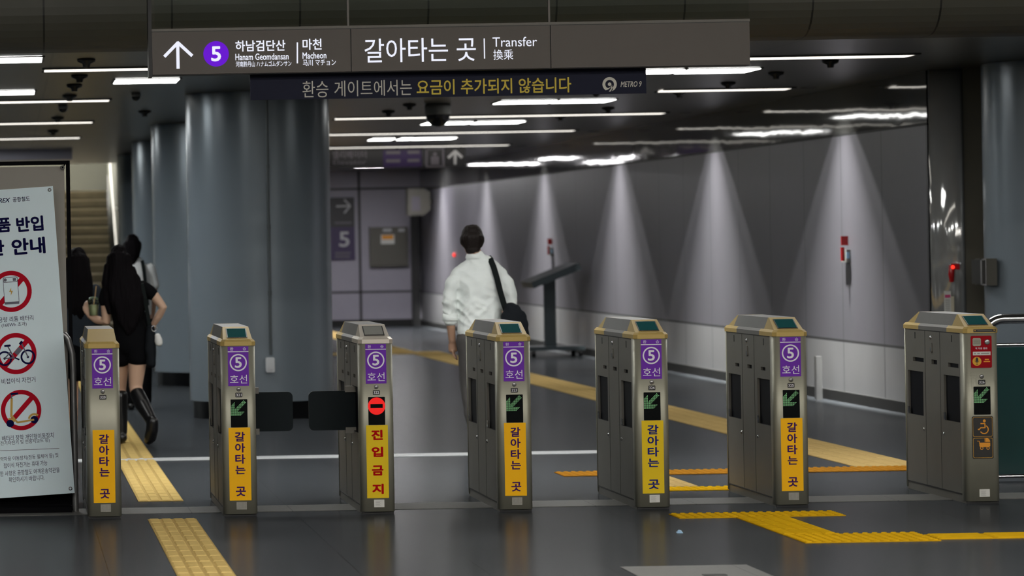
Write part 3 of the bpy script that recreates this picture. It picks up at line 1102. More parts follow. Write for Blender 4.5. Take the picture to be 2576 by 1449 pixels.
        for a in range(5):
            for b in range(8):
                q.rect(-.047 + .0052 * b + .002 * (a % 2), .934 + .0055 * a, -.0445 + .0052 * b + .002 * (a % 2), .937 + .0055 * a, Y - .0074, 'plate_black')
        q.build('speaker_grille', pl_, normals=False)
        q = MB(); q.lathe([(.016, -.003), (.016, -.008), (.011, -.010), (0, -.010)], (.034, 0, .945), 'steel_grey', 24, 'y'); q.build('call_button', pl_)
        q = MB(); q.box((-.045, -.0065, 1.004), (.085, -.003, 1.020), 'plate_black')
        q.text('▼', -.036, 1.012, .009, .009, -.0068, 'amber_print')
        q.text('▼', .076, 1.012, .009, .009, -.0068, 'amber_print')
        q.stroke([(-.022, 1.012), (.062, 1.012)], .006, -.0068, 'box_olive')
        q.build('header_strip', root, normals=False)
    q = MB(); q.lathe([(.0125, .0), (.0125, -.004), (.009, -.007), (0, -.008)], (0, 0, .744), 'steel_grey', 20, 'y')
    q.box((-.006, -.0086, .7425), (.006, -.0078, .7455), 'groove'); q.build('lock', root)
    q = MB(); q.prism(rr_outline(-.0205, .697, .0205, .724, .004), Y - .002, Y + .001, 'plate_black', 'y')
    q.text(num, 0, .7105, .031, .0155, Y - .0027, 'white_print', .01); q.build('number_plate', root, normals=False)
    if led:
        q = MB()
        q.prism(rr_outline(-.049, .521, .049, .685, .003), Y - .002, Y + .001, 'led_black', 'y')
        pt, zt0, xl = .00612, .6775, -.046
        d = .0013
        if led == 'arrow':
            for r_i, cs in ARROW.items():
                for c_i in cs:
                    cx, cz = xl + pt * c_i, zt0 - pt * r_i
                    q.rect(cx - d, cz - d, cx + d, cz + d, Y - .0028, 'led_green')
        else:
            q.disc(xl + 7.5 * pt, zt0 - 7.5 * pt, 8.3 * pt, Y - .0026, 'led_red_glow', 40)
            q.rect(xl + 1.6 * pt, zt0 - 9.4 * pt, xl + 13.4 * pt, zt0 - 5.6 * pt, Y - .0030, 'led_black')
            for r_i in range(16):
                for c_i in range(16):
                    if (c_i - 7.5) ** 2 + (r_i - 7.5) ** 2 <= 64 and not (6 <= r_i <= 9 and 2 <= c_i <= 13):
                        cx, cz = xl + pt * c_i, zt0 - pt * r_i
                        q.rect(cx - .0012, cz - .0012, cx + .0012, cz + .0012, Y - .0034, 'led_red')
        q.build('led_display', root, normals=False)['label'] = 'black display with green arrow' if led == 'arrow' else 'black display with red no-entry disc'
    if slip:
        q = MB()
        q.box((-.0635, Y - .001, .093), (.0635, Y + .001, .5195), slip_mat)
        yy = Y - .0016
        if slip == '갈아타는 곳':
            bw = .066 if slip_mat == 'yellow_lemon' else .059
            for ch, z in zip('갈아타는곳', (.466, .401, .336, .272, .146)):
                q.text(ch, 0.002, z, bw, .056 if ch != '는' else .05, yy, slip_ink, .04)
        else:
            for ch, z in zip(slip, (.463, .364, .255, .147)):
                q.text(ch, 0, z, .068, .060, yy, slip_ink, .06)
        q.build('direction_sticker', root, normals=False)['label'] = ('orange-yellow' if slip_mat == 'yellow_orange' else 'lemon-yellow') + ' vertical sticker'
    else:
        q = MB()
        q.prism(rr_outline(-.062, .262, .062, .512, .01), Y - .0015, Y + .001, 'plate_black', 'y')
        yy = Y - .0022
        for (za, zb_) in ((.392, .506), (.268, .384)):
            for a_, m_ in ((0, 'amber_print'), (.0016, 'plate_black')):
                q.rrect(-.057 + a_, za + a_, .057 - a_, zb_ - a_, .008, yy - a_ * .3, m_)
        yy = Y - .004
        am = 'orange_print'
        q.disc(.010, .484, .0085, yy, am, 20)
        q.stroke([(-.012, .4685), (.013, .4685), (.0135, .444), (-.012, .444), (-.022, .4325), (-.027, .4365)], .0065, yy - .0003, am)
        q.ring(.008, .434, .021, .027, yy, am, 30, math.radians(-150), math.radians(62))
        q.flat([(-.021, .357), (.042, .357), (.042, .337), (.036, .331), (-.016, .331), (-.021, .337)], yy, am)
        q.flat([(.010, .3605)] + [(.018 + .024 * math.cos(t), .3605 + .024 * math.sin(t)) for t in [PI / 2 * k / 8 for k in range(9)]] + [(.010, .3845)], yy, am)
        q.rect(.0145, .3605, .0165, .3845, yy - .0004, 'plate_black')
        q.stroke([(-.033, .367), (-.021, .366), (-.020, .352)], .0035, yy, am)
        for cx in (-.008, .029):
            q.ring(cx, .3245, .006, .0095, yy - .0004, am, 20)
        q.build('priority_sticker', root, normals=False)['label'] = 'black sticker with amber wheelchair and pram symbols'
    q = MB(); q.box((-.024, Y - .0008, .040), (.036, Y + .001, .084), paper)
    for k in range(5):
        q.rect(-.016, .048 + .006 * k, .014 - .004 * (k % 2), .0495 + .006 * k, Y - .0012, 'grey_print')
    q.build('paper_label', root, normals=False)
    # left side hardware
    for sx in (-1, 1):
        xs_ = sx * (GW - .003)
        q = MB()
        q.prism(rr_outline(.527 * GL - .022, .862, .527 * GL + .022, .925, .015), min(xs_, xs_ + sx * .006), max(xs_, xs_ + sx * .006), 'steel_side', 'x')
        q.prism(rr_outline(.527 * GL - .014, .868, .527 * GL + .002, .895, .004), min(xs_ + sx * .006, xs_ + sx * .009), max(xs_ + sx * .006, xs_ + sx * .009), 'chrome', 'x')
        q.lathe([(.012, 0), (.01, sx * .006), (0, sx * .007)], (xs_, .527 * GL + .01, .955), 'chrome', 12, 'x')
        q.build('side_lock', root)
        for (yy, zz) in ((.667 * GL, .39), (.34 * GL, .387)):
            q = MB(); q.lathe([(.010, 0), (.008, sx * .006), (0, sx * .007)], (xs_, yy, zz), 'chrome', 12, 'x'); q.build('side_bolt', root)
        for (h, e) in ((HF, 0), (HB, 1)):
            q = MB()
            q.box((min(xs_, xs_ + sx * .003), h[1] - .03, h[2] + .002), (max(xs_, xs_ + sx * .003), h[1] + .004, h[2] + .045), 'chrome')
            q.build('recess_catch', root)
    if flap:
        q = MB()
        yf = .30 * GL
        x_in, x_out = (GW - .02, GW + .2475) if flap > 0 else (-GW + .02, -GW - .262)
        lo, hi = min(x_in, x_out), max(x_in, x_out)
        q.prism(rr_outline(lo, .473, hi, .707, .03, 6), yf - .012, yf + .012, 'flap_black', 'y')
        q.build('flap_door', root)['label'] = 'black padded barrier flap standing out'
        for zz in (.455, .70):
            q = MB()
            q.box((min(flap * (GW - .02), flap * (GW + .045)), yf - .03, zz), (max(flap * (GW - .02), flap * (GW + .045)), yf + .02, zz + .035), 'steel_side')
            q.build('flap_bracket', root)
    return root


gate(264, 1305, '320', led=None, screen=None, label='fare gate numbered 320 with no arrow display, beside the tilted poster')
gate(606, 1300, '321', flap=1, label='fare gate numbered 321 with black flap sticking out to its right')
gate(952, 1297, '322', led='stop', screen='screen_grey', slip='진입금지', slip_mat='yellow_lemon', slip_ink='red_print', paper='paper_white',
     flap=-1, front_lid='lid_silver', label='fare gate numbered 322 with red no-entry display and red Korean lettering')
gate(1299, 1291, '323', label='fare gate numbered 323 directly in front of the man in white shirt')
gate(1645, 1286, '324', slip_mat='yellow_lemon', slip_ink='blue_print', paper='paper_white', label='fare gate numbered 324 with lemon-yellow sticker and blue letters')
gate(1995, 1278, '325', label='fare gate numbered 325 with orange-yellow sticker, left of the wide passage')
gate(2475, 1271, '326', line=False, slip=None, wide=True, paper='paper_white', label='rightmost fare gate numbered 326 with red intercom plate and wheelchair symbol')


# ------------------------------------------------------------------ tactile paving
def tactile(name, x0, x1, y0, y1, m, lab, kind='bars', along='y', pitch=.0725, h=.005):
    o = MB()
    cx, cy = (x0 + x1) / 2, y0
    o.box((x0 - cx, 0, 0), (x1 - cx, y1 - y0, .004), m + '_groove')
    L, Wd = (y1 - y0, x1 - x0) if along == 'y' else (x1 - x0, y1 - y0)
    nb = max(2, round(Wd / pitch))
    if kind == 'bars':
        # raised bars broken at every 0.3 m tile
        nt_ = max(1, round(L / .3))
        for i in range(nb):
            c_ = Wd * (i + .5) / nb
            for j in range(nt_):
                a, b = L * j / nt_ + .012, L * (j + 1) / nt_ - .012
                wv = pitch * .40
                if along == 'y':
                    q0, q1 = (x0 - cx + c_ - wv, a), (x0 - cx + c_ + wv, b)
                else:
                    q0, q1 = (x0 - cx + a, c_ - wv), (x0 - cx + b, c_ + wv)
                e = .006
                z0, z1 = .004, .004 + h
                o.add([(q0[0], q0[1], z0), (q1[0], q0[1], z0), (q1[0], q1[1], z0), (q0[0], q1[1], z0),
                       (q0[0] + e, q0[1] + e, z1), (q1[0] - e, q0[1] + e, z1), (q1[0] - e, q1[1] - e, z1), (q0[0] + e, q1[1] - e, z1)],
                      [(4, 5, 6, 7), (0, 1, 5, 4), (1, 2, 6, 5), (2, 3, 7, 6), (3, 0, 4, 7)], m)
    else:
        nl = max(2, round(L / .05))
        nb = max(2, round(Wd / .05))
        for i in range(nb):
            for j in range(nl):
                c_, d = Wd * (i + .5) / nb, L * (j + .5) / nl
                x, y = (x0 - cx + c_, d) if along == 'y' else (x0 - cx + d, c_)
                o.lathe([(.017, .004), (.013, .004 + h), (0, .004 + h)], (x, y, 0), m, 8)
    t = o.build(name, loc=(cx, cy, 0))
    return tag(t, lab, 'tactile paving', 'yellow tactile paving strips')


XT = .925
tactile('tactile_strip', XT - .14, XT + .14, 15.4, ground(440, 1307).y, 'tactile_tan', 'tan tactile strip in the foreground right of gate 320')
tactile('tactile_strip', XT - .14, XT + .14, ground(403, 1262).y, ground(380, 1158).y, 'tactile_tan', 'tan tactile strip between gates 320 and 321, up to the white line')
tactile('tactile_strip', XT - .14, XT + .14, ground(380, 1156).y + .02, 54.0, 'tactile_tan', 'long tan tactile strip beyond the white line, under the woman in black', pitch=.09)
A = ground(1906, 1296)
tactile('tactile_bar', ground(1697, 1300).x, ground(2110, 1292).x, A.y - .15, A.y + .16, 'tactile_yellow', 'yellow tactile crossbar in front of gate 325', 'dots', 'x', h=.006)
XR0, XR1 = 4.08, 4.37
tactile('tactile_strip', XR0, XR1, 17.90, A.y - .16, 'tactile_yellow', 'yellow tactile strip joining the crossbar to the foreground corner')
tactile('tactile_corner', XR0, 4.78, 17.40, 17.89, 'tactile_yellow', 'dotted yellow tactile corner block at the lower right', 'dots', 'x', h=.006)
tactile('tactile_strip', 4.79, 9.5, 17.48, 17.76, 'tactile_yellow', 'yellow tactile strip running off the right edge of the foreground', 'bars', 'x')
tactile('tactile_bar', 3.75, 4.85, 21.15, 21.45, 'tactile_yellow', 'yellow tactile crossbar seen between gates 324 and 325', 'dots', 'x')
tactile('tactile_strip', XR0, XR1, 21.46, 22.60, 'tactile_cream', 'short pale tactile strip between gates 324 and 325')
tactile('tactile_bar', 3.7, 6.55, 22.62, 23.05, 'tactile_orange', 'orange brown tactile crossbar behind gate 325', 'dots', 'x')
tactile('tactile_strip', 5.76, 6.24, 23.07, 48.2, 'tactile_cream', 'long pale tactile strip leading away along the right wall', pitch=.12)
tactile('tactile_strip', 3.4, 6.24, 48.25, 49.1, 'tactile_cream', 'far tactile crossbar behind the man, in front of the far wall', 'bars', 'x', pitch=.12)
tactile('tactile_strip', 5.45, 5.9, 49.15, 64.0, 'tactile_cream', 'farthest tactile strip running up to the far wall', pitch=.12)


# ------------------------------------------------------------------ poster stand at the left
YP = 20.3
fr = empty('poster_stand', (at(90, 1288, YP).x, YP, 0))
tag(fr, 'black metal poster stand with tall rectangular frame at the left edge', 'stand')
ox = fr.location.x
pr = at(178, 420, YP)
xr = at(179, 850, YP).x - ox
xl_ = xr - .78
zt_ = at(90, 404, YP).z
o = MB(); o.box((xr - .012, .12, .0), (xr + .012, .145, zt_), 'frame_black'); o.build('post', fr)
o = MB(); o.box((xl_ - .012, .12, .0), (xl_ + .012, .145, zt_), 'frame_black'); o.build('post', fr)
o = MB(); o.box((xl_, .12, zt_ - .024), (xr, .145, zt_), 'frame_black'); o.build('top_bar', fr)
o = MB(); o.box((xl_ - .02, -.05, .0), (xr - .014, .3, .035), 'frame_black'); o.box((xl_, .10, .035), (xr - .012, .16, .14), 'frame_black'); o.build('base', fr)
o = MB()
ca, cb = at(170, 405, YP + .12) - fr.location, at(157, 422, YP + .08) - fr.location
o.tube([ca, cb], .004, 'frame_black', 6)
o.lathe([(.008, 0), (.014, -.004), (.008, -.006)], tuple(cb + Vector((0, -.01, 0))), 'steel_grey', 16, 'y')
o.build('tie_cord', fr)
# grey banner on the frame (seen from its back)
g0, g1 = at(163, 418, YP + .09), at(163, 1228, YP + .09)
g1.z = .145
o = MB()
W2 = .70
o.add([(-W2, 0, g1.z), (0, 0, g1.z), (-.004, 0, g0.z), (-W2, 0, g0.z), (-W2, .004, g1.z), (0, .004, g1.z), (-.004, .004, g0.z), (-W2, .004, g0.z)],
      [(0, 1, 2, 3), (7, 6, 5, 4), (0, 4, 5, 1), (1, 5, 6, 2), (2, 6, 7, 3), (3, 7, 4, 0)], 'banner_back')
gbn = o.build('backing_banner', loc=(g0.x, YP + .095, 0))
tag(gbn, 'plain grey banner hung in the black stand behind the white poster', 'banner')

PT = .054
po = Sheet(YP - .02, 133, 468, PT)
q = po.mb
pw, ph = .565, 774 * po.k
q.box((-pw, 0, -ph), (0, .004, 0), 'poster_white')
q.lathe([(.006, -.002), (.011, -.004), (.006, -.005)], (-9 * po.k, 0, -9 * po.k), 'steel_grey', 16, 'y')
q.lathe([(.006, -.002), (.011, -.004), (.006, -.005)], (-10 * po.k, 0, -ph + 12 * po.k), 'steel_grey', 16, 'y')


def pt(s, x0, yc, x1, h, m='poster_navy', bold=.0, shear=0.0):
    cx, cz = po.p((x0 + x1) / 2, yc)
    q.text(s, cx, cz, (x1 - x0) * po.k, h * po.k, -.0008, m, bold, shear)


pt('REX', -4, 504, 26, 11, 'poster_navy', .03, .3)
pt('공항철도', 32, 501, 75, 12, 'poster_navy', .02)
pt('품', -6, 566, 27, 36, bold=.05)
pt('반입', 41, 563, 109, 38, bold=.05)
pt('한', -28, 624, 11, 40, bold=.05)
pt('안내', 29, 619, 114, 42, bold=.05)
pt('용량 리튬 배터리', -4, 802, 84, 13)
pt('(160Wh 초과)', 4, 817, 67, 12)
pt('비접이식 자전거', 4, 957, 89, 14)
pt('배터리 장착 개인형이동장치', 5, 1099, 135, 14)
pt('전기자전거 및 전동킥보드 등)', 1, 1112, 125, 12)
pt('약자용 이동장치(전동 휠체어 등) 및', 1, 1151, 147, 13)
pt('접이식 자전거는 휴대 가능', 9, 1168, 119, 13)
pt('한 사항은 공항철도 여객운송약관을', 0, 1187, 150, 13)
pt('확인하시기 바랍니다.', 22, 1204, 112, 13)
pxstroke(po, [(0, 1134), (149, 1128)], 1.2, 'poster_grey')


def sgn(c_, r):
    cx, cz = po.p(*c_)
    R = r * po.k
    q.ring(cx, cz, R * .78, R, -.0008, 'poster_red', 48)
    q.stroke([(cx - R * .62, cz - R * .62), (cx + R * .62, cz + R * .62)], R * .24, -.0010, 'poster_red')
    return cx, cz, R


cx, cz, R = sgn((28, 733), 52)
a = R
q.rrect(cx - a * .36, cz - a * .62, cx + a * .36, cz + a * .70, a * .08, -.0014, 'poster_navy')
q.rrect(cx - a * .34, cz - a * .60, cx + a * .34, cz + a * .68, a * .07, -.0018, 'poster_white')
q.rrect(cx - a * .36, cz + a * .44, cx + a * .36, cz + a * .70, a * .08, -.0020, 'poster_grey')
q.rrect(cx - a * .33, cz + a * .47, cx + a * .33, cz + a * .67, a * .07, -.0022, 'poster_white')
q.rect(cx - a * .35, cz - a * .62, cx + a * .35, cz - a * .50, -.0022, 'poster_grey')
q.disc(cx - a * .25, cz + a * .57, a * .08, -.0025, 'poster_grey', 16)
q.rect(cx + a * .12, cz + a * .50, cx + a * .28, cz + a * .63, -.0025, 'poster_grey')
q.flat([(cx + a * .02, cz + a * .18), (cx - a * .10, cz - a * .02), (cx - a * .01, cz - a * .02), (cx - a * .03, cz - a * .2), (cx + a * .09, cz + a * .02), (cx, cz + a * .03)], -.0025, 'poster_amber')
cx, cz, R = sgn((40, 889.5), 52)
a = R
for (wx, wz) in ((-.56, -.20), (.57, -.20)):
    q.ring(cx + a * wx, cz + a * wz, a * .27, a * .36, -.0014, 'poster_navy', 32)
    q.disc(cx + a * wx, cz + a * wz, a * .06, -.0014, 'poster_navy', 12)
q.stroke([(cx - a * .56, cz - a * .2), (cx - a * .25, cz + a * .1), (cx - a * .1, cz - a * .2), (cx - a * .56, cz - a * .2)], a * .06, -.0016, 'poster_grey')
q.stroke([(cx - a * .08, cz - a * .2), (cx + a * .38, cz + a * .34)], a * .08, -.0017, 'poster_red')
q.stroke([(cx + a * .57, cz - a * .2), (cx + a * .32, cz + a * .44)], a * .06, -.0018, 'poster_grey')
q.stroke([(cx - a * .1, cz - a * .2), (cx - a * .36, cz + a * .36)], a * .06, -.0018, 'poster_grey')
q.rrect(cx - a * .54, cz + a * .36, cx - a * .22, cz + a * .46, a * .04, -.002, 'poster_navy')
q.stroke([(cx + a * .22, cz + a * .44), (cx + a * .34, cz + a * .56)], a * .12, -.002, 'poster_navy')
q.stroke([(cx + a * .02, cz + a * .0), (cx + a * .22, cz + a * .22)], a * .22, -.0021, 'poster_grey')
q.stroke([(cx - a * .06, cz - a * .2), (cx + a * .14, cz - a * .3)], a * .07, -.0021, 'poster_navy')
cx, cz, R = sgn((53, 1031.5), 51)
a = R
for wx in (-.58, .62):
    q.disc(cx + a * wx, cz - a * (.62 if wx < 0 else .52), a * .19, -.0014, 'poster_navy', 24)
q.stroke([(cx - a * .42, cz + a * .62), (cx - a * .50, cz - a * .3)], a * .11, -.0018, 'poster_amber')
q.stroke([(cx - a * .50, cz - a * .22), (cx - a * .22, cz - a * .60), (cx + a * .60, cz - a * .52)], a * .09, -.0019, 'poster_amber')
q.ring(cx - a * .58, cz - a * .62, a * .18, a * .27, -.0020, 'poster_amber', 16, .3, 1.9)
q.ring(cx + a * .62, cz - a * .52, a * .22, a * .32, -.0020, 'poster_amber', 16, .8, 2.9)
q.stroke([(cx - a * .45, cz + a * .82), (cx - a * .10, cz + a * .82)], a * .10, -.0020, 'poster_navy')
q.stroke([(cx - a * .40, cz + a * .80), (cx - a * .44, cz + a * .60)], a * .06, -.0019, 'poster_grey')
pob = q.build('poster', loc=po.loc(), rot=(0, -PT, 0), normals=False)
tag(pob, 'tilted white poster with red prohibition signs on the black stand', 'poster')

# left stainless rail beside the stand
YR = YP + .05
o = MB()
a0 = at(150, 838, YR); a1 = at(168, 845, YR); a2 = at(182, 890, YR); a3 = at(187, 980, YR)
o.tube([(a0.x - .6, YR, a0.z + .005), (a0.x - .2, YR, a0.z + .002), (a0.x, YR, a0.z), (a1.x - .01, YR, a1.z + .004), (a1.x + .008, YR, a1.z - .02), (a2.x, YR, a2.z), (a2.x + .004, YR, a2.z - .1), (a2.x + .004, YR, 0)], .019, 'steel_grey', 14)
rl = o.build('guard_rail')
tag(rl, 'curved stainless tube rail between the poster and gate 320', 'rail')

# right handrail with dark glass
YH = 21.5
h = empty('glass_railing', (at(2530, 1205, YH).x, YH, 0))
tag(h, 'stainless handrail with dark teal glass right of gate 326', 'railing')
xo = h.location.x
zt_ = at(2540, 802, YH).z
x0 = at(2478, 802, YH).x - xo
o = MB()
pts = [(x0, 0, zt_ - .14)] + [(x0 + .11 - .11 * math.cos(PI / 2 * k / 10), 0, zt_ - .11 + .11 * math.sin(PI / 2 * k / 10)) for k in range(11)] + [(x0 + .5, 0, zt_), (x0 + 3.6, 0, zt_)]
o.tube(pts, .032, 'chrome', 18); o.build('top_rail', h)
zm = at(2545, 867, YH).z
o = MB(); o.tube([(x0 + .02, 0, zm), (x0 + 3.6, 0, zm)], .012, 'chrome', 12); o.build('middle_rail', h)
zb_ = at(2545, 1198, YH).z
o = MB(); o.tube([(x0 + .02, 0, zb_), (x0 + 3.6, 0, zb_)], .013, 'chrome', 12); o.build('bottom_rail', h)
o = MB(); o.box((x0 + .03, -.006, zb_ + .015), (x0 + 3.5, .006, zm - .015), 'teal_glass'); o.build('glass_panel', h)
for xx in (x0 + .02, x0 + 1.6, x0 + 3.5):
    o = MB(); o.tube([(xx, 0, 0), (xx, 0, zt_ - .02)], .02, 'steel_grey', 14); o.build('post', h)

# litter
g = ground(1709, 1340)
o = MB()
o.add([(-.018, -.03, 0), (.014, -.035, 0), (.02, .03, 0), (-.012, .035, 0), (-.004, 0, .016), (.012, .01, .012)],
      [(0, 1, 4), (1, 5, 4), (1, 2, 5), (2, 3, 5), (3, 4, 5), (3, 0, 4), (0, 3, 2, 1)], 'litter_blue')
tag(o.build('paper_scrap', loc=(g.x, g.y, 0)), 'tiny pale blue scrap of litter on the floor below gates 324 and 325', 'litter')


# ------------------------------------------------------------------ far wall furniture
YW = YFAR - .002
s5 = Sheet(YW - .04, 838, 655)
q = s5.mb
a, b = s5.p(836, 655), s5.p(891, 496)
q.box((a[0] - .15, 0, a[1]), (b[0], .04, b[1]), 'far_sign_dark')
cz_ = s5.p(860, 571)[1]
q.rect(a[0] - .15, a[1], b[0], cz_, -.002, 'far_sign_purple')
pxstroke(s5, [(846, 519), (880, 518)], 4, 'far_print', 5)
pxstroke(s5, [(866, 502), (881, 518), (866, 536)], 4, 'far_print', 6)
c5 = s5.p(866, 602)
q.text('5', c5[0], c5[1], 26 * s5.k, 38 * s5.k, -.004, 'far_print', .02)
for (xa, xb, yy) in ((842, 884, 561), (843, 882, 637), (843, 880, 646)):
    pxstroke(s5, [(xa, yy), (xb, yy - .7)], 5, 'far_print_dim', 6)
tag(q.build('wall_sign', loc=s5.loc(), normals=False), 'purple and dark wall sign with arrow and 5 on the far wall', 'sign')

eb = Sheet(YW - .12, 931, 671)
a, b = eb.p(931, 671), eb.p(1025, 570)
t = empty('control_box', eb.loc())
tag(t, 'olive grey control box with orange sticker on the far wall', 'box')
o = MB(); o.box((a[0], 0, a[1]), (b[0], .12, b[1]), 'box_olive'); o.build('case', t)
o = MB(); o.box((a[0] + .04, -.012, a[1] + .04), (b[0] - .04, 0, b[1] - .04), 'box_olive'); d = o.build('door', t)
o = MB()
c_ = eb.p(975, 602)
o.rect(c_[0] - .13, c_[1] - .09, c_[0] + .13, c_[1] + .09, -.013, 'paper_white')
o.rect(c_[0] - .11, c_[1] + .0, c_[0] + .11, c_[1] + .08, -.0135, 'orange_print')
for (px, w_) in ((974, 22), (1010, 16)):
    e = eb.p(px, 579); o.rect(e[0] - w_ / 2 * eb.k, e[1] - .03, e[0] + w_ / 2 * eb.k, e[1] + .03, -.013, 'far_print')
o.build('sticker', d)

p0, p1 = at(1047, 800, YW - .1), at(1047, 530, YW - .1)
t = empty('wall_pole', (p0.x, YW - .12, 0))
tag(t, 'dark upright duct at the far wall corner under a grey box', 'duct')
o = MB(); o.box((-.075, -.05, 0), (.075, .1, p1.z), 'seam_dark'); o.build('duct', t)
bx = at(1052, 508, 63.0)
t2 = empty('speaker_box', (bx.x, 63.0, bx.z))
tag(t2, 'dark wall speaker box with pale grille above the far dark duct', 'speaker')
o = MB(); o.prism([(-.2, -.25), (.1, -.25), (.22, -.15), (.22, .18), (.1, .25), (-.2, .25)], -.05, .3, 'box_olive', 'y'); o.build('case', t2)
o = MB(); o.box((-.13, -.06, -.16), (.03, -.05, .1), 'far_print_dim'); o.build('grille', t2)
o = MB(); o.box((.1, .1, -.05), (XW - bx.x - .001, .16, .05), 'box_olive'); o.build('bracket', t2)

YQ = 49.3
hs = Sheet(YQ, 833, 423)
t = empty('far_hanging_sign', hs.loc())
tag(t, 'dark hanging direction sign with up arrow in the distance, above the man', 'sign')
def bxp(xa, ya, xb, yb, m, d=.1, nm='panel'):
    a, b = hs.p(xa, ya), hs.p(xb, yb)
    o = MB(); o.box((a[0], 0, a[1]), (b[0], d, b[1]), m); return o
o = bxp(800, 422, 1066, 373, 'far_sign_dark')
a, b = hs.p(964, 421), hs.p(1060, 375); o.rect(a[0], a[1], b[0], b[1], -.002, 'far_sign_purple')
mbq = hs.mb; hs.mb = o
hs.text('엘리베이터', 836, 377, 922, 399, 'far_print_dim', .02, 5, slope=False)
hs.text('Elevator', 838, 402, 922, 414, 'far_print_dim', .0, 5, slope=False)
for (xa, xb, yy) in ((972, 1006, 384), (972, 1006, 405), (1026, 1054, 383), (1026, 1054, 404)):
    pxstroke(hs, [(xa, yy), (xb, yy - .5)], 8, 'far_print_dim', 6)
o.build('direction_panel', t, normals=False)
o = bxp(1072, 421, 1116, 373, 'far_print_dim')
a, b = hs.p(1076, 417), hs.p(1112, 377); o.rect(a[0], a[1], b[0], b[1], -.002, 'far_sign_dark')
e = hs.p(1094, 388); o.disc(e[0], e[1], .03, -.005, 'far_print_dim', 16)
e = hs.p(1094, 404); o.rect(e[0] - .06, e[1] - .06, e[0] + .06, e[1] + .06, -.005, 'far_print_dim')
o.build('pictogram_panel', t, normals=False)
o = bxp(1120, 420, 1170, 371, 'far_sign_dark')
hs.mb = o
pxstroke(hs, [(1145, 413), (1145, 382)], 7, 'far_print', 5)
pxstroke(hs, [(1128, 397), (1145, 380)], 7, 'far_print', 6)
pxstroke(hs, [(1145, 380), (1162, 396)], 7, 'far_print', 7)
o.build('arrow_panel', t, normals=False)
o = MB()
a, b = hs.p(840, 373), hs.p(1160, 371)
for xx in (a[0], (a[0] + b[0]) / 2, b[0]):
    o.tube([(xx, .05, b[1] - .02), (xx, .05, ZCEIL - hs.O.z)], .015, 'far_sign_dark', 8)
o.build('hanger', t)


# ------------------------------------------------------------------ right wall furniture
def wallspot(px, py):
    u, v = unroll(px, py)
    Y = XW * F / u
    return Y, ZC - v * Y / F


for (px, py, pl_, lab) in ((2127, 640, 2127, 'extinguisher bracket with red label on the right wall behind gate 325'),
                           (1383, 630, 1386, 'small red labelled wall fixture near the map lectern')):
    Y, z = wallspot(px + 6, py)
    sc_ = F / Y
    t = empty('alarm_fixture', (XW, Y, z))
    tag(t, lab, 'wall fixture')
    hz = 20 / 265
    o = MB(); o.box((-.04, -.10, -hz), (-.0, .10, hz * .6), 'plastic_grey'); o.build('bracket', t)
    o = MB(); o.tube([(-.055, -.02, -hz * .8), (-.055, -.02, hz * .9)], .018, 'red_gloss', 12); o.build('handset', t)
    o = MB(); o.box((-.04, -.105, -hz * .5), (-.01, -.10, hz * .3), 'litter_blue'); o.build('sticker', t)
    o = MB(); o.box((-.065, -.02, hz * 1.15), (0, 0, hz * 2.3), 'red_gloss'); o.build('label_plate', t)
Y, z = wallspot(1145, 641)
o = MB(); o.lathe([(0, -.045)] + [(.035 * math.sin(a), -.035 * math.cos(a) - .01) for a in [PI / 2 * k / 6 for k in range(1, 7)]], (0, 0, 0), 'red_lamp', 16, 'x')
o.lathe([(.035, -.01), (.05, -.01), (.05, 0), (0, 0)], (0, 0, 0), 'red_gloss', 16, 'x')
tag(o.build('alarm_lamp', loc=(XW, Y, z)), 'glowing red alarm lamp on the right wall left of the man', 'lamp')

# map lectern on casters
gL = ground(1385, 896)
t = empty('map_lectern', gL)
tag(t, 'tilted map lectern on a post with casters beside the right wall', 'lectern')
s = F / gL.y
zl = at(1325, 716, gL.y); zh = at(1444, 669, gL.y); zz = at(1382, 690, gL.y)
o = MB()
o.prism([(-.078, 0), (.078, 0), (.078, 1), (-.078, 1)], 0, .1, 'metal_blue', 'y')
o = MB(); o.box((-.078, -.05, .10), (.078, .05, zz.z), 'metal_blue'); o.build('post', t)
o = MB()
a = Vector((zl.x - gL.x, zl.z)); b = Vector((zh.x - gL.x, zh.z))
d = (b - a).normalized(); nn = Vector((-d.y, d.x)) * .05
o.prism([tuple(a - nn * .5), tuple(a - nn), tuple(b - nn), tuple(b + nn), tuple(a + nn * .8)], -.5, .5, 'metal_blue', 'y'); o.build('board', t)
o = MB(); o.box((-.33, -.35, .09), (.42, .35, .14), 'metal_blue'); o.build('base', t)
for (xx, yy) in ((-.28, -.3), (.36, -.3), (-.28, .3), (.36, .3)):
    o = MB(); o.lathe([(0, -.025), (.05, -.025), (.05, .025), (0, .025)], (xx, yy, .05), 'plastic_black', 16, 'x'); o.build('caster', t)

# low bollard
gB = Vector((7.82, 32.7, 0))
o = MB(); o.box((-.028, -.04, 0), (.028, .04, .42), 'steel_grey')
tag(o.build('bollard', loc=gB), 'low flat metal post on the floor near the right wall', 'post')

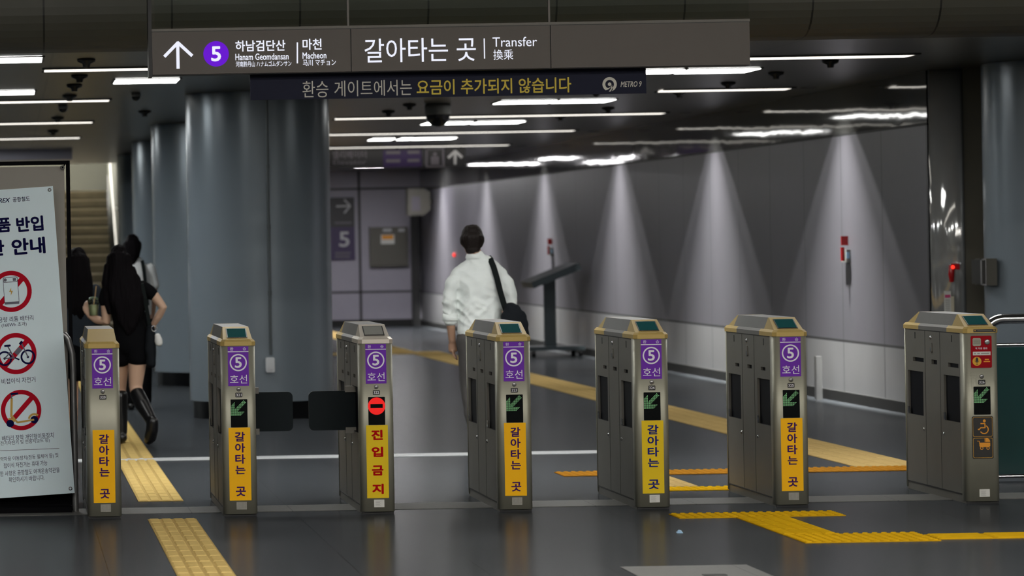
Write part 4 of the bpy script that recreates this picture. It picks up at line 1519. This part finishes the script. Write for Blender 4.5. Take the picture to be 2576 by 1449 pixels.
# pilaster fittings
yp = YE - .06
t = empty('emergency_phone', at(2393, 700, yp))
tag(t, 'red emergency handset with glowing lamp on the polished corner panel', 'emergency phone')
def rel(px, py, dy=0): return at(px, py, yp) - t.location + Vector((0, dy, 0))
o = MB(); o.tube([rel(2391, 668, -.03), rel(2389, 690, -.05), rel(2392, 708, -.03)], [.022, .026, .02], 'red_gloss', 12); o.build('handset', t)
a, b = rel(2392, 678), rel(2410, 663)
o = MB(); o.box((a.x, -.05, a.z), (b.x, 0, b.z), 'red_gloss'); o.build('bracket', t)
o = MB(); c_ = rel(2392, 672, -.06); o.lathe([(0, -.02), (.012, -.012), (.016, 0)], tuple(c_), 'red_lamp', 12, 'y'); o.build('lamp', t)
a, b = rel(2408, 665), rel(2416, 660); o = MB(); o.box((a.x, -.02, a.z), (b.x, 0, b.z), 'plastic_white'); o.build('switch', t)
ps = Sheet(yp - .003, 2376, 786)
a, b = ps.p(2376, 786), ps.p(2392, 732)
q = ps.mb; q.box((a[0], 0, a[1]), (b[0], .003, b[1]), 'paper_white')
e = ps.p(2384, 745); q.rect(a[0] + .005, e[1] - .013, b[0] - .005, e[1] + .012, -.001, 'pink_print')
for k in range(6):
    e = ps.p(2384, 755 + 5 * k); q.rect(a[0] + .008, e[1] - .003, b[0] - .01, e[1] + .003, -.001, 'grey_print')
tag(q.build('notice', loc=ps.loc(), normals=False), 'white notice with pink heading on the polished corner panel', 'notice')
ps = Sheet(yp - .003, 2393, 786)
a, b = ps.p(2393, 786), ps.p(2400, 745)
q = ps.mb; q.box((a[0], 0, a[1]), (b[0], .003, b[1]), 'cream_paper')
tag(q.build('notice', loc=ps.loc()), 'narrow cream strip beside the pink headed notice', 'notice')
# steel box on the right column
yb = 27.95
q0, q1 = at(2459, 718, yb), at(2499, 650, yb)
t = empty('steel_box', ((q0.x + q1.x) / 2, yb + .1, q0.z))
tag(t, 'small steel wall box with open side on the right column', 'box')
hw, hh = (q1.x - q0.x) / 2, q1.z - q0.z
o = MB(); o.box((-hw * .35, -.2, 0), (hw, .118, hh), 'box_olive'); o.build('case', t)
o = MB(); o.box((-hw, -.2, 0), (-hw * .35, -.19, .012), 'chrome'); o.box((-hw, -.2, hh - .012), (-hw * .35, -.19, hh), 'chrome')
o.box((-hw, -.2, 0), (-hw + .01, -.19, hh), 'chrome'); o.box((-hw * .45, -.205, 0), (-hw * .35, -.19, hh), 'chrome')
o.box((-hw + .01, -.18, .01), (-hw * .4, .1, hh - .01), 'plate_black'); o.build('side_frame', t)


# ------------------------------------------------------------------ people
def chain_mesh(bm, pts, n=18):
    """Closed tube through rings (x, y, z, a, b): a across, b along depth; hemispherical ends."""
    P = [Vector(p[:3]) for p in pts]
    rr = [(p[3], p[4] if len(p) > 4 else p[3]) for p in pts]
    rings = []
    def frame(t):
        ref = Vector((1, 0, 0))
        if abs(t.x) > .85: ref = Vector((0, 1, 0))
        a = (ref - t * ref.dot(t)).normalized()
        return a, t.cross(a)
    T = [(P[min(i + 1, len(P) - 1)] - P[max(i - 1, 0)]).normalized() for i in range(len(P))]
    def ring(p, t, a, b):
        u, w_ = frame(t)
        return [p + u * math.cos(2 * PI * k / n) * a + w_ * math.sin(2 * PI * k / n) * b for k in range(n)]
    for k in (0.9, 0.6, 0.3):
        c_ = math.sqrt(1 - k * k); m_ = min(rr[0])
        rings.append(ring(P[0] - T[0] * m_ * k, T[0], rr[0][0] * c_, rr[0][1] * c_))
    for i in range(len(P)):
        rings.append(ring(P[i], T[i], *rr[i]))
        if i < len(P) - 1:
            for f in (1 / 3, 2 / 3):
                p = P[i].lerp(P[i + 1], f); t = T[i].lerp(T[i + 1], f).normalized()
                rings.append(ring(p, t, rr[i][0] * (1 - f) + rr[i + 1][0] * f, rr[i][1] * (1 - f) + rr[i + 1][1] * f))
    for k in (0.3, 0.6, 0.9):
        c_ = math.sqrt(1 - k * k); m_ = min(rr[-1])
        rings.append(ring(P[-1] + T[-1] * m_ * k, T[-1], rr[-1][0] * c_, rr[-1][1] * c_))
    vs = [[bm.verts.new(p) for p in r_] for r_ in rings]
    for i in range(len(vs) - 1):
        for k in range(n):
            bm.faces.new((vs[i][k], vs[i][(k + 1) % n], vs[i + 1][(k + 1) % n], vs[i + 1][k]))
    bm.faces.new(vs[0][::-1]); bm.faces.new(vs[-1])


def organic(name, chains, m, parent, voxel=.009, smooth=4, disp=None, cut=None):
    """One continuous surface grown round the given chains."""
    bm = bmesh.new()
    for ch in chains:
        chain_mesh(bm, ch)
    bmesh.ops.recalc_face_normals(bm, faces=bm.faces)
    me = bpy.data.meshes.new(name)
    bm.to_mesh(me); bm.free()
    tmp = bpy.data.objects.new(name + '_tmp', me)
    COL.objects.link(tmp)
    r_ = tmp.modifiers.new('r', 'REMESH'); r_.mode = 'VOXEL'; r_.voxel_size = voxel
    s_ = tmp.modifiers.new('s', 'SMOOTH'); s_.factor = .5; s_.iterations = smooth
    dg = bpy.context.evaluated_depsgraph_get(); dg.update()
    out = bpy.data.meshes.new_from_object(tmp.evaluated_get(dg))
    bpy.data.objects.remove(tmp)
    out.name = name
    if disp:
        nr = [v.normal.copy() for v in out.vertices]
        for v, q in zip(out.vertices, nr):
            v.co += q * disp(v.co)
    out.materials.clear(); out.materials.append(MATS[m])
    out.polygons.foreach_set('use_smooth', [True] * len(out.polygons))
    out.update()
    o = bpy.data.objects.new(name, out)
    COL.objects.link(o)
    o.parent = parent
    return o


def folds(amp, fx, fz, seed=0.0):
    return lambda p: amp * noise.noise(Vector((p.x * fx + seed, p.y * fx, p.z * fz + p.x * 5)))


def strands(amp, f, seed=0.0):
    return lambda p: amp * (noise.noise(Vector((p.x * f + seed, p.y * f, p.z * 5))) + .5 * noise.noise(Vector((p.x * f * 2.5, p.y * f * 2.5 + seed, p.z * 6))))


def head_chains(c, neck):
    x, y, z = c
    return [[(x, y + .005, z + .035, .058, .076), (x, y, z + .02, .073, .094), (x, y + .005, z - .025, .070, .088), (x, y + .03, z - .075, .052, .062), (x, y + .045, z - .10, .036, .040)],
            [(x, y + .10, z - .005, .009), (x, y + .112, z - .035, .013)],                       # nose
            [(x - .022, y + .092, z - .062, .007), (x + .022, y + .092, z - .062, .007)],        # mouth
            [(x - .035, y + .088, z + .012, .008), (x - .016, y + .093, z + .012, .008)], [(x + .016, y + .093, z + .012, .008), (x + .035, y + .088, z + .012, .008)],
            [(x - .078, y - .002, z + .008, .007, .016), (x - .076, y + .002, z - .036, .006, .011)],
            [(x + .078, y - .002, z + .008, .007, .016), (x + .076, y + .002, z - .036, .006, .011)],
            [(x, y, z - .05, .054, .058)] + neck]


def hand(w_, d, side, curl=.5, s=1.0):
    """Palm, four unequal bent fingers and a thumb; w_ wrist, d pointing direction, side towards the thumb."""
    w_, d, side = Vector(w_), Vector(d).normalized(), Vector(side).normalized()
    nrm = d.cross(side).normalized()
    out = [[tuple(w_) + (.024 * s, .018 * s), tuple(w_ + d * .04 * s) + (.034 * s, .016 * s), tuple(w_ + d * .085 * s) + (.036 * s, .014 * s)]]
    for k, (off, L) in enumerate(((.030, .070), (.010, .080), (-.010, .075), (-.029, .058))):
        b = w_ + d * .085 * s + side * off * s
        pts = [tuple(b) + (.0088 * s,)]
        dd = d.copy()
        p = b
        for j in range(3):
            dd = (dd + nrm * curl * (.35 + .2 * j)).normalized()
            p = p + dd * L * s * (.42, .33, .25)[j]
            pts.append(tuple(p) + ((.0084, .0078, .0068)[j] * s,))
        out.append(pts)
    b = w_ + d * .025 * s + side * .028 * s
    out.append([tuple(b) + (.012 * s,), tuple(b + (d * .6 + side * .6).normalized() * .034 * s) + (.0105 * s,), tuple(b + (d * .9 + side * .35 + nrm * curl * .6).normalized() * .062 * s + side * .008 * s) + (.0088 * s,)])
    return out


# ---- man in the white shirt
YM = 25.76
MX = at(1205, 700, YM).x
man = empty('person', (MX, YM, 0))
tag(man, 'man in white shirt walking away with black bag on right shoulder', 'person', None)
hc = (-.048, .0, 1.592)
body = head_chains(hc, [(-.035, -.01, 1.50, .056, .058), (-.014, -.005, 1.42, .058, .055), (0, 0, 1.33, .10, .07)])
body += [[(0, 0, 1.30, .14, .075), (0, 0, 1.15, .15, .09), (0, 0, .95, .14, .09)],
         [(-.165, 0, 1.30, .035), (-.233, -.01, 1.12, .030), (-.222, .02, 1.00, .036), (-.205, .06, .835, .028)],
         [(.165, 0, 1.30, .035), (.240, .0, 1.12, .030), (.235, .2, 1.03, .032), (.22, .27, 1.02, .027)],
         [(-.08, 0, .9, .08), (-.076, .06, .48, .05), (-.043, -.06, .09, .04)], [(.08, 0, .9, .08), (.085, .10, .5, .05), (.08, .05, .09, .04)]]
body += hand((-.205, .06, .835), (.10, .22, -1), (.25, 1, .2), .45)
body += hand((.22, .27, 1.02), (-.1, 1, .1), (-.6, .1, .8), .9)
organic('body', body, 'skin', man, .0075, 3)
sh_ = [[(-.045, -.005, 1.425, .052, .060), (-.165, -.003, 1.338, .052, .066)], [(.035, -.005, 1.425, .052, .060), (.165, -.003, 1.334, .052, .066)],
       [(0, 0, .905, .172, .128), (.0, 0, 1.0, .166, .122), (.004, 0, 1.15, .182, .126), (.004, -.005, 1.28, .196, .124), (.0, -.005, 1.345, .190, .110), (-.004, -.005, 1.395, .160, .094), (-.012, -.006, 1.43, .118, .082), (-.024, -.008, 1.462, .072, .068)],
       [(-.165, 0, 1.305, .058, .070), (-.198, -.005, 1.27, .064, .070), (-.232, -.01, 1.13, .056, .060), (-.222, .015, 1.045, .058, .058), (-.219, .02, 1.00, .060, .058)],
       [(.165, 0, 1.305, .058, .070), (.200, -.005, 1.265, .065, .070), (.238, .0, 1.13, .060, .062), (.236, .10, 1.07, .052)]]
def shirt_f(p):
    k = noise.noise(Vector((p.x * 6, p.y * 6, p.z * 13 + p.x * 6)))
    k2 = noise.noise(Vector((p.x * 15 + 7, p.y * 12, p.z * 22 - p.x * 16)))
    low = max(.25, min(1, (1.36 - p.z) / .25)) * (1.0 if abs(p.x) < .175 else .5)
    low *= max(.12, min(1, (p.z - .90) / .14))
    return (.017 * (1 - abs(k) * 2.4) + .010 * k2) * low - .012 * low
organic('shirt', sh_, 'shirt_white', man, .008, 3, shirt_f)
col_ = MB(); col_.lathe([(.073, .0), (.068, .022), (.062, .034), (.058, .030), (.062, .0)], (-.030, -.008, 1.458), 'shirt_white', 32); col_.build('collar', man)
cu_ = MB(); cu_.lathe([(.058, .0), (.063, .004), (.062, .05), (.056, .054)], (-.219, .02, .985), 'shirt_white', 24); cu_.build('cuff', man)
tr = [[(0, 0, .80, .15, .112), (0, 0, .89, .150, .105), (0, 0, .94, .125, .085)],
      [(-.082, 0, .84, .098, .11), (-.078, .05, .48, .074, .08), (-.045, -.055, .10, .064, .075)],
      [(.082, 0, .84, .098, .11), (.088, .09, .5, .074, .08), (.082, .05, .08, .068, .075)]]
organic('trousers', tr, 'trousers_grey', man, .012, 3, folds(.008, 8, 12, 3))
for x, y, z in ((-.045, -.04, .055), (.082, .07, .045)):
    organic('shoe', [[(x, y - .06, z - .01, .042, .04), (x, y + .08, z - .015, .045, .035), (x, y + .17, z - .02, .038, .022)]], 'leather_black', man, .008, 3)
x, y, z = hc
hr = [[(x, y - .005, z + .046, .080, .086), (x, y - .010, z + .022, .092, .104), (x, y - .016, z - .010, .091, .100), (x, y - .028, z - .036, .078, .076), (x, y - .034, z - .062, .060, .046)],
      [(x - .03, y + .06, z + .058, .045, .03), (x + .03, y + .06, z + .058, .045, .03)]]
organic('hair', hr, 'hair_brown', man, .006, 2, strands(.006, 40))

mbag = empty('shoulder_bag', (MX, YM, 0))
tag(mbag, 'soft black bag hanging from the man\'s right shoulder', 'bag')
o = MB()
def band(mb, pts, w_, th, m):
    pts = [Vector(p) for p in pts]
    v, fs = [], []
    for i, p in enumerate(pts):
        t = (pts[min(i + 1, len(pts) - 1)] - pts[max(i - 1, 0)]).normalized()
        a = t.cross(Vector((0, 1, 0)))
        if a.length < .3: a = Vector((1, 0, 0))
        a.normalize(); b = t.cross(a).normalized()
        v += [p - a * w_ / 2 - b * th, p + a * w_ / 2 - b * th, p + a * w_ / 2 + b * th, p - a * w_ / 2 + b * th]
    for i in range(len(pts) - 1):
        for k in range(4):
            fs.append((4 * i + k, 4 * i + (k + 1) % 4, 4 * i + 4 + (k + 1) % 4, 4 * i + 4 + k))
    fs += [(3, 2, 1, 0), tuple(range(len(v) - 4, len(v)))]
    mb.add(v, fs, m)
band(o, [(.10, .13, 1.25), (.090, .10, 1.40), (.078, .03, 1.472), (.080, -.06, 1.452), (.096, -.118, 1.39), (.118, -.140, 1.30), (.140, -.142, 1.20), (.162, -.142, 1.12), (.180, -.140, 1.06)], .044, .003, 'strap_black')
o.build('strap', mbag)
organic('bag_body', [[(.20, -.16, .80, .085, .06), (.225, -.165, .93, .10, .07), (.225, -.16, 1.03, .085, .06), (.215, -.15, 1.08, .05, .04)],
                     [(.30, -.15, .82, .05, .05), (.305, -.15, .95, .045, .05), (.29, -.15, 1.03, .03, .035)],
                     [(.20, -.165, 1.03, .03, .03), (.262, -.17, 1.075, .035, .03), (.305, -.16, 1.01, .03, .03)]], 'bag_black', mbag, .010, 2, folds(.016, 12, 14, 5))
o = MB(); o.box((.172, -.152, 1.055), (.196, -.136, 1.09), 'plastic_black'); o.build('buckle', mbag)

# ---- woman with long hair in black
YW2 = 27.1
WX = at(318, 750, YW2).x
wom = empty('person', (WX, YW2, 0.010))
tag(wom, 'woman in black top and shorts with long hair and knee boots', 'person')
hc = (-.055, .01, 1.478)
body = head_chains(hc, [(-.045, 0, 1.38, .046, .048), (-.02, 0, 1.32, .055, .055), (0, 0, 1.26, .12, .07)])
body += [[(0, 0, 1.26, .125, .07), (.005, 0, 1.12, .125, .08), (.01, 0, 1.0, .10, .07), (.03, 0, .86, .12, .09)],
         [(-.145, 0, 1.255, .043), (-.166, .0, 1.13, .042), (-.165, .01, .985, .038), (-.24, .07, 1.0, .033), (-.292, .115, 1.03, .025)],
         [(.15, 0, 1.255, .043), (.225, -.02, 1.185, .040), (.292, -.03, 1.09, .034), (.255, .0, 1.02, .031), (.215, .03, .955, .024)],
         [(-.045, .02, .85, .085), (-.052, .10, .65, .07), (-.058, .17, .44, .05), (-.055, .15, .26, .048), (-.05, .14, .1, .035)],
         [(.078, 0, .85, .088), (.078, -.01, .66, .076), (.062, .0, .46, .054), (.075, -.04, .38, .052), (.15, -.16, .25, .046), (.185, -.22, .18, .035)]]
body += hand((-.292, .115, 1.03), (-.25, .25, .55), (.4, -.1, .5), .8, .9)
body += hand((.215, .03, .955), (-.35, .2, -.8), (-.4, .9, .1), .5, .9)
organic('body', body, 'skin_fair', wom, .0075, 3)
top = [[(.02, 0, .93, .125, .095), (.012, 0, 1.0, .128, .095), (.008, 0, 1.12, .150, .105), (.004, 0, 1.21, .165, .10), (.0, 0, 1.265, .140, .085), (-.01, 0, 1.30, .085, .068)],
       [(-.135, 0, 1.255, .056), (-.165, 0, 1.20, .056), (-.172, 0, 1.145, .054)], [(.13, 0, 1.255, .056), (.185, -.012, 1.22, .053), (.205, -.018, 1.20, .051)]]
organic('top', top, 'cloth_black', wom, .010, 3, folds(.006, 8, 14, 2))
so = [[(.03, 0, .80, .135, .11), (.028, 0, .90, .138, .112), (.02, 0, .97, .122, .1)], [(-.045, .03, .83, .095, .105), (-.052, .06, .70, .088, .1)], [(.078, 0, .83, .098, .11), (.079, -.005, .69, .092, .1)]]
organic('shorts', so, 'cloth_black', wom, .010, 3, folds(.006, 9, 9, 6))
for nm, ch in (('boot', [[(.073, -.035, .40, .060), (.11, -.10, .32, .062), (.155, -.17, .235, .050), (.183, -.215, .175, .045)], [(.183, -.225, .185, .048), (.178, -.215, .12, .050), (.165, -.185, .06, .050), (.152, -.15, .035, .036)]]),
               ('boot', [[(-.056, .155, .38, .06), (-.055, .15, .26, .055), (-.05, .14, .09, .044)], [(-.05, .12, .045, .042), (-.05, .26, .04, .042), (-.05, .33, .035, .032)]])):
    organic(nm, ch, 'leather_black', wom, .008, 3)
x, y, z = hc
hw_ = [[(x, y, z + .055, .070, .082), (x, y - .01, z + .025, .098, .112), (x, y - .02, z - .02, .104, .112), (x + .01, y - .05, z - .10, .108, .085), (x + .03, y - .085, z - .20, .128, .062), (x + .055, y - .11, z - .32, .138, .052), (x + .07, y - .115, z - .44, .112, .044), (x + .072, y - .115, z - .53, .070, .036), (x + .07, y - .115, z - .58, .03, .02)],
       [(x - .09, y - .02, z - .05, .03, .05), (x - .11, y - .03, z - .18, .035, .05), (x - .10, y - .05, z - .32, .03, .04), (x - .085, y - .06, z - .42, .015, .02)],
       [(x + .10, y - .03, z - .08, .03, .04), (x + .15, y - .06, z - .22, .04, .045), (x + .175, y - .085, z - .36, .03, .03)]]
organic('hair', hw_, 'hair_black', wom, .007, 2, strands(.012, 30, 4))

cup = empty('drink_cup', (WX - .262, YW2 + .085, 1.045))
tag(cup, 'clear cup of pale green drink with straw in the woman\'s left hand', 'cup')
o = MB(); o.lathe([(0, 0), (.032, 0), (.042, .085), (0, .085)], (0, 0, 0), 'drink_green', 24); o.build('drink', cup)
o = MB(); o.lathe([(.0335, -.002), (.046, .105), (.047, .11), (.044, .11)], (0, 0, 0), 'cup_clear', 24); o.lathe([(.045, .11), (.043, .13), (.028, .148), (.006, .152)], (0, 0, 0), 'cup_clear', 24); o.build('cup', cup)
o = MB(); o.tube([(-.006, 0, .05), (.014, 0, .16), (.024, 0, .235)], .005, 'straw_tan', 10); o.build('straw', cup)

tote = empty('tote_bag', (WX, YW2, 0))
tag(tote, 'black tote bag with white plush charm at the woman\'s right hip', 'bag')
organic('bag_body', [[(.185, -.09, .66, .040, .05), (.185, -.085, .78, .048, .055), (.185, -.08, .93, .035, .04)]], 'bag_black', tote, .009, 2, folds(.010, 10, 12, 8))
o = MB(); band(o, [(.185, -.08, .93), (.165, -.085, 1.05), (.145, -.10, 1.18), (.125, -.075, 1.29), (.12, .0, 1.315), (.125, .07, 1.26)], .03, .003, 'strap_black'); o.build('strap', tote)
organic('plush_charm', [[(.240, -.12, .875, .024), (.244, -.12, .848, .024)], [(.246, -.12, .848, .030), (.250, -.12, .822, .030)], [(.228, -.12, .835, .014), (.238, -.12, .832, .016)]], 'plush_white', tote, .006, 2)
o = MB(); o.tube([(.213 + .022 * math.cos(2 * PI * k / 20), -.125, .935 + .022 * math.sin(2 * PI * k / 20)) for k in range(21)], .003, 'chrome', 8); o.build('key_ring', tote)

# ---- woman beside her, mostly behind the stand
YW3 = 27.9
VX = at(197, 750, YW3).x
p3 = empty('person', (VX, YW3, 0))
tag(p3, 'long haired person in dark jacket half hidden behind the poster stand', 'person')
hc = (-.0, .01, 1.475)
body = head_chains(hc, [(0, 0, 1.38, .046, .048), (0, 0, 1.30, .06, .055), (0, 0, 1.24, .12, .07)])
body += [[(0, 0, 1.24, .12, .07), (0, 0, 1.0, .11, .075), (0, 0, .86, .12, .09)], [(-.14, 0, 1.24, .043), (-.17, 0, 1.0, .036), (-.16, .05, .78, .026)], [(.14, 0, 1.24, .043), (.16, .0, 1.0, .036), (.14, .14, .94, .026)],
         [(-.06, 0, .84, .08), (-.06, .05, .46, .05), (-.06, -.02, .08, .034)], [(.06, 0, .84, .08), (.06, .02, .46, .05), (.06, .02, .08, .034)]]
body += hand((-.16, .05, .78), (0, .2, -1), (.2, 1, .1), .4, .9) + hand((.14, .14, .94), (-.2, 1, .1), (-.3, .1, .9), .6, .9)
organic('body', body, 'skin_fair', p3, .009, 3)
organic('jacket', [[(0, 0, .80, .155, .12), (0, 0, .95, .145, .11), (0, 0, 1.15, .155, .105), (0, 0, 1.23, .14, .09), (0, 0, 1.28, .08, .07)],
                   [(-.13, 0, 1.235, .06), (-.172, 0, 1.0, .056), (-.16, .05, .82, .046)], [(.13, 0, 1.235, .06), (.165, .0, 1.0, .054), (.14, .12, .94, .045)]], 'cloth_grey', p3, .011, 3, folds(.010, 7, 10, 1))
organic('skirt', [[(0, 0, .60, .15, .12), (0, 0, .86, .14, .115)]], 'cloth_black', p3, .012, 3)
for xx, yy in ((-.06, 0), (.06, .04)):
    organic('shoe', [[(xx, yy - .05, .04, .038, .036), (xx, yy + .14, .03, .036, .024)]], 'leather_black', p3, .009, 3)
x, y, z = hc
organic('hair', [[(x, y, z + .055, .068, .080), (x, y - .01, z + .025, .096, .108), (x, y - .02, z - .03, .102, .108), (x, y - .05, z - .14, .115, .085), (x, y - .075, z - .27, .125, .06), (x, y - .09, z - .38, .10, .05), (x, y - .09, z - .46, .05, .03)]], 'hair_black', p3, .008, 2, strands(.010, 28, 9))

# ---- person in white tee further ahead
YW4 = 33.0
UX = at(342, 700, YW4).x
p4 = empty('person', (UX, YW4, 0))
tag(p4, 'distant person in white T-shirt with black straps, ahead of the woman in black', 'person')
hc = (-.03, .01, 1.60)
body = head_chains(hc, [(-.02, 0, 1.50, .05, .05), (0, 0, 1.43, .07, .06), (0, 0, 1.36, .13, .075)])
body += [[(0, 0, 1.36, .13, .075), (0, 0, 1.1, .12, .08), (0, 0, .92, .13, .09)], [(-.15, 0, 1.37, .045), (-.18, .0, 1.12, .038), (-.17, .05, .88, .027)], [(.15, 0, 1.37, .045), (.175, .0, 1.12, .038), (.15, .06, .90, .027)],
         [(-.07, 0, .9, .085), (-.07, .05, .48, .05), (-.07, .0, .08, .036)], [(.07, 0, .9, .085), (.07, .0, .48, .05), (.07, .05, .08, .036)]]
body += hand((-.17, .05, .88), (0, .2, -1), (.2, 1, .1), .4) + hand((.15, .06, .90), (0, .3, -1), (-.2, 1, .1), .4)
organic('body', body, 'skin', p4, .009, 3)
organic('tee', [[(0, 0, .95, .150, .11), (0, 0, 1.15, .155, .11), (0, 0, 1.32, .165, .105), (0, 0, 1.40, .12, .085), (0, 0, 1.45, .07, .06)], [(-.13, 0, 1.37, .062), (-.175, 0, 1.22, .06)], [(.13, 0, 1.37, .062), (.172, 0, 1.22, .06)]], 'cloth_white', p4, .011, 3, folds(.008, 8, 10, 4))
organic('trousers', [[(0, 0, .82, .15, .115), (0, 0, .98, .145, .11)], [(-.075, 0, .84, .095), (-.075, .05, .48, .075), (-.07, .0, .09, .065)], [(.075, 0, .84, .095), (.075, .0, .48, .075), (.07, .05, .09, .065)]], 'cloth_black', p4, .013, 3)
for xx, yy in ((-.07, .02), (.07, .07)):
    organic('shoe', [[(xx, yy - .05, .04, .04, .038), (xx, yy + .15, .03, .038, .026)]], 'leather_black', p4, .010, 3)
x, y, z = hc
organic('hair', [[(x, y, z + .05, .068, .076), (x, y - .012, z + .025, .092, .102), (x, y - .02, z - .02, .092, .098), (x, y - .05, z - .10, .07, .06), (x, y - .06, z - .16, .03, .03)]], 'hair_black', p4, .008, 2, strands(.006, 40, 2))
o = MB()
band(o, [(.06, .11, 1.2), (.06, .06, 1.43), (.062, -.04, 1.455), (.075, -.11, 1.36), (.09, -.128, 1.2), (.105, -.128, 1.02)], .035, .004, 'strap_black')
o.build('strap', p4)
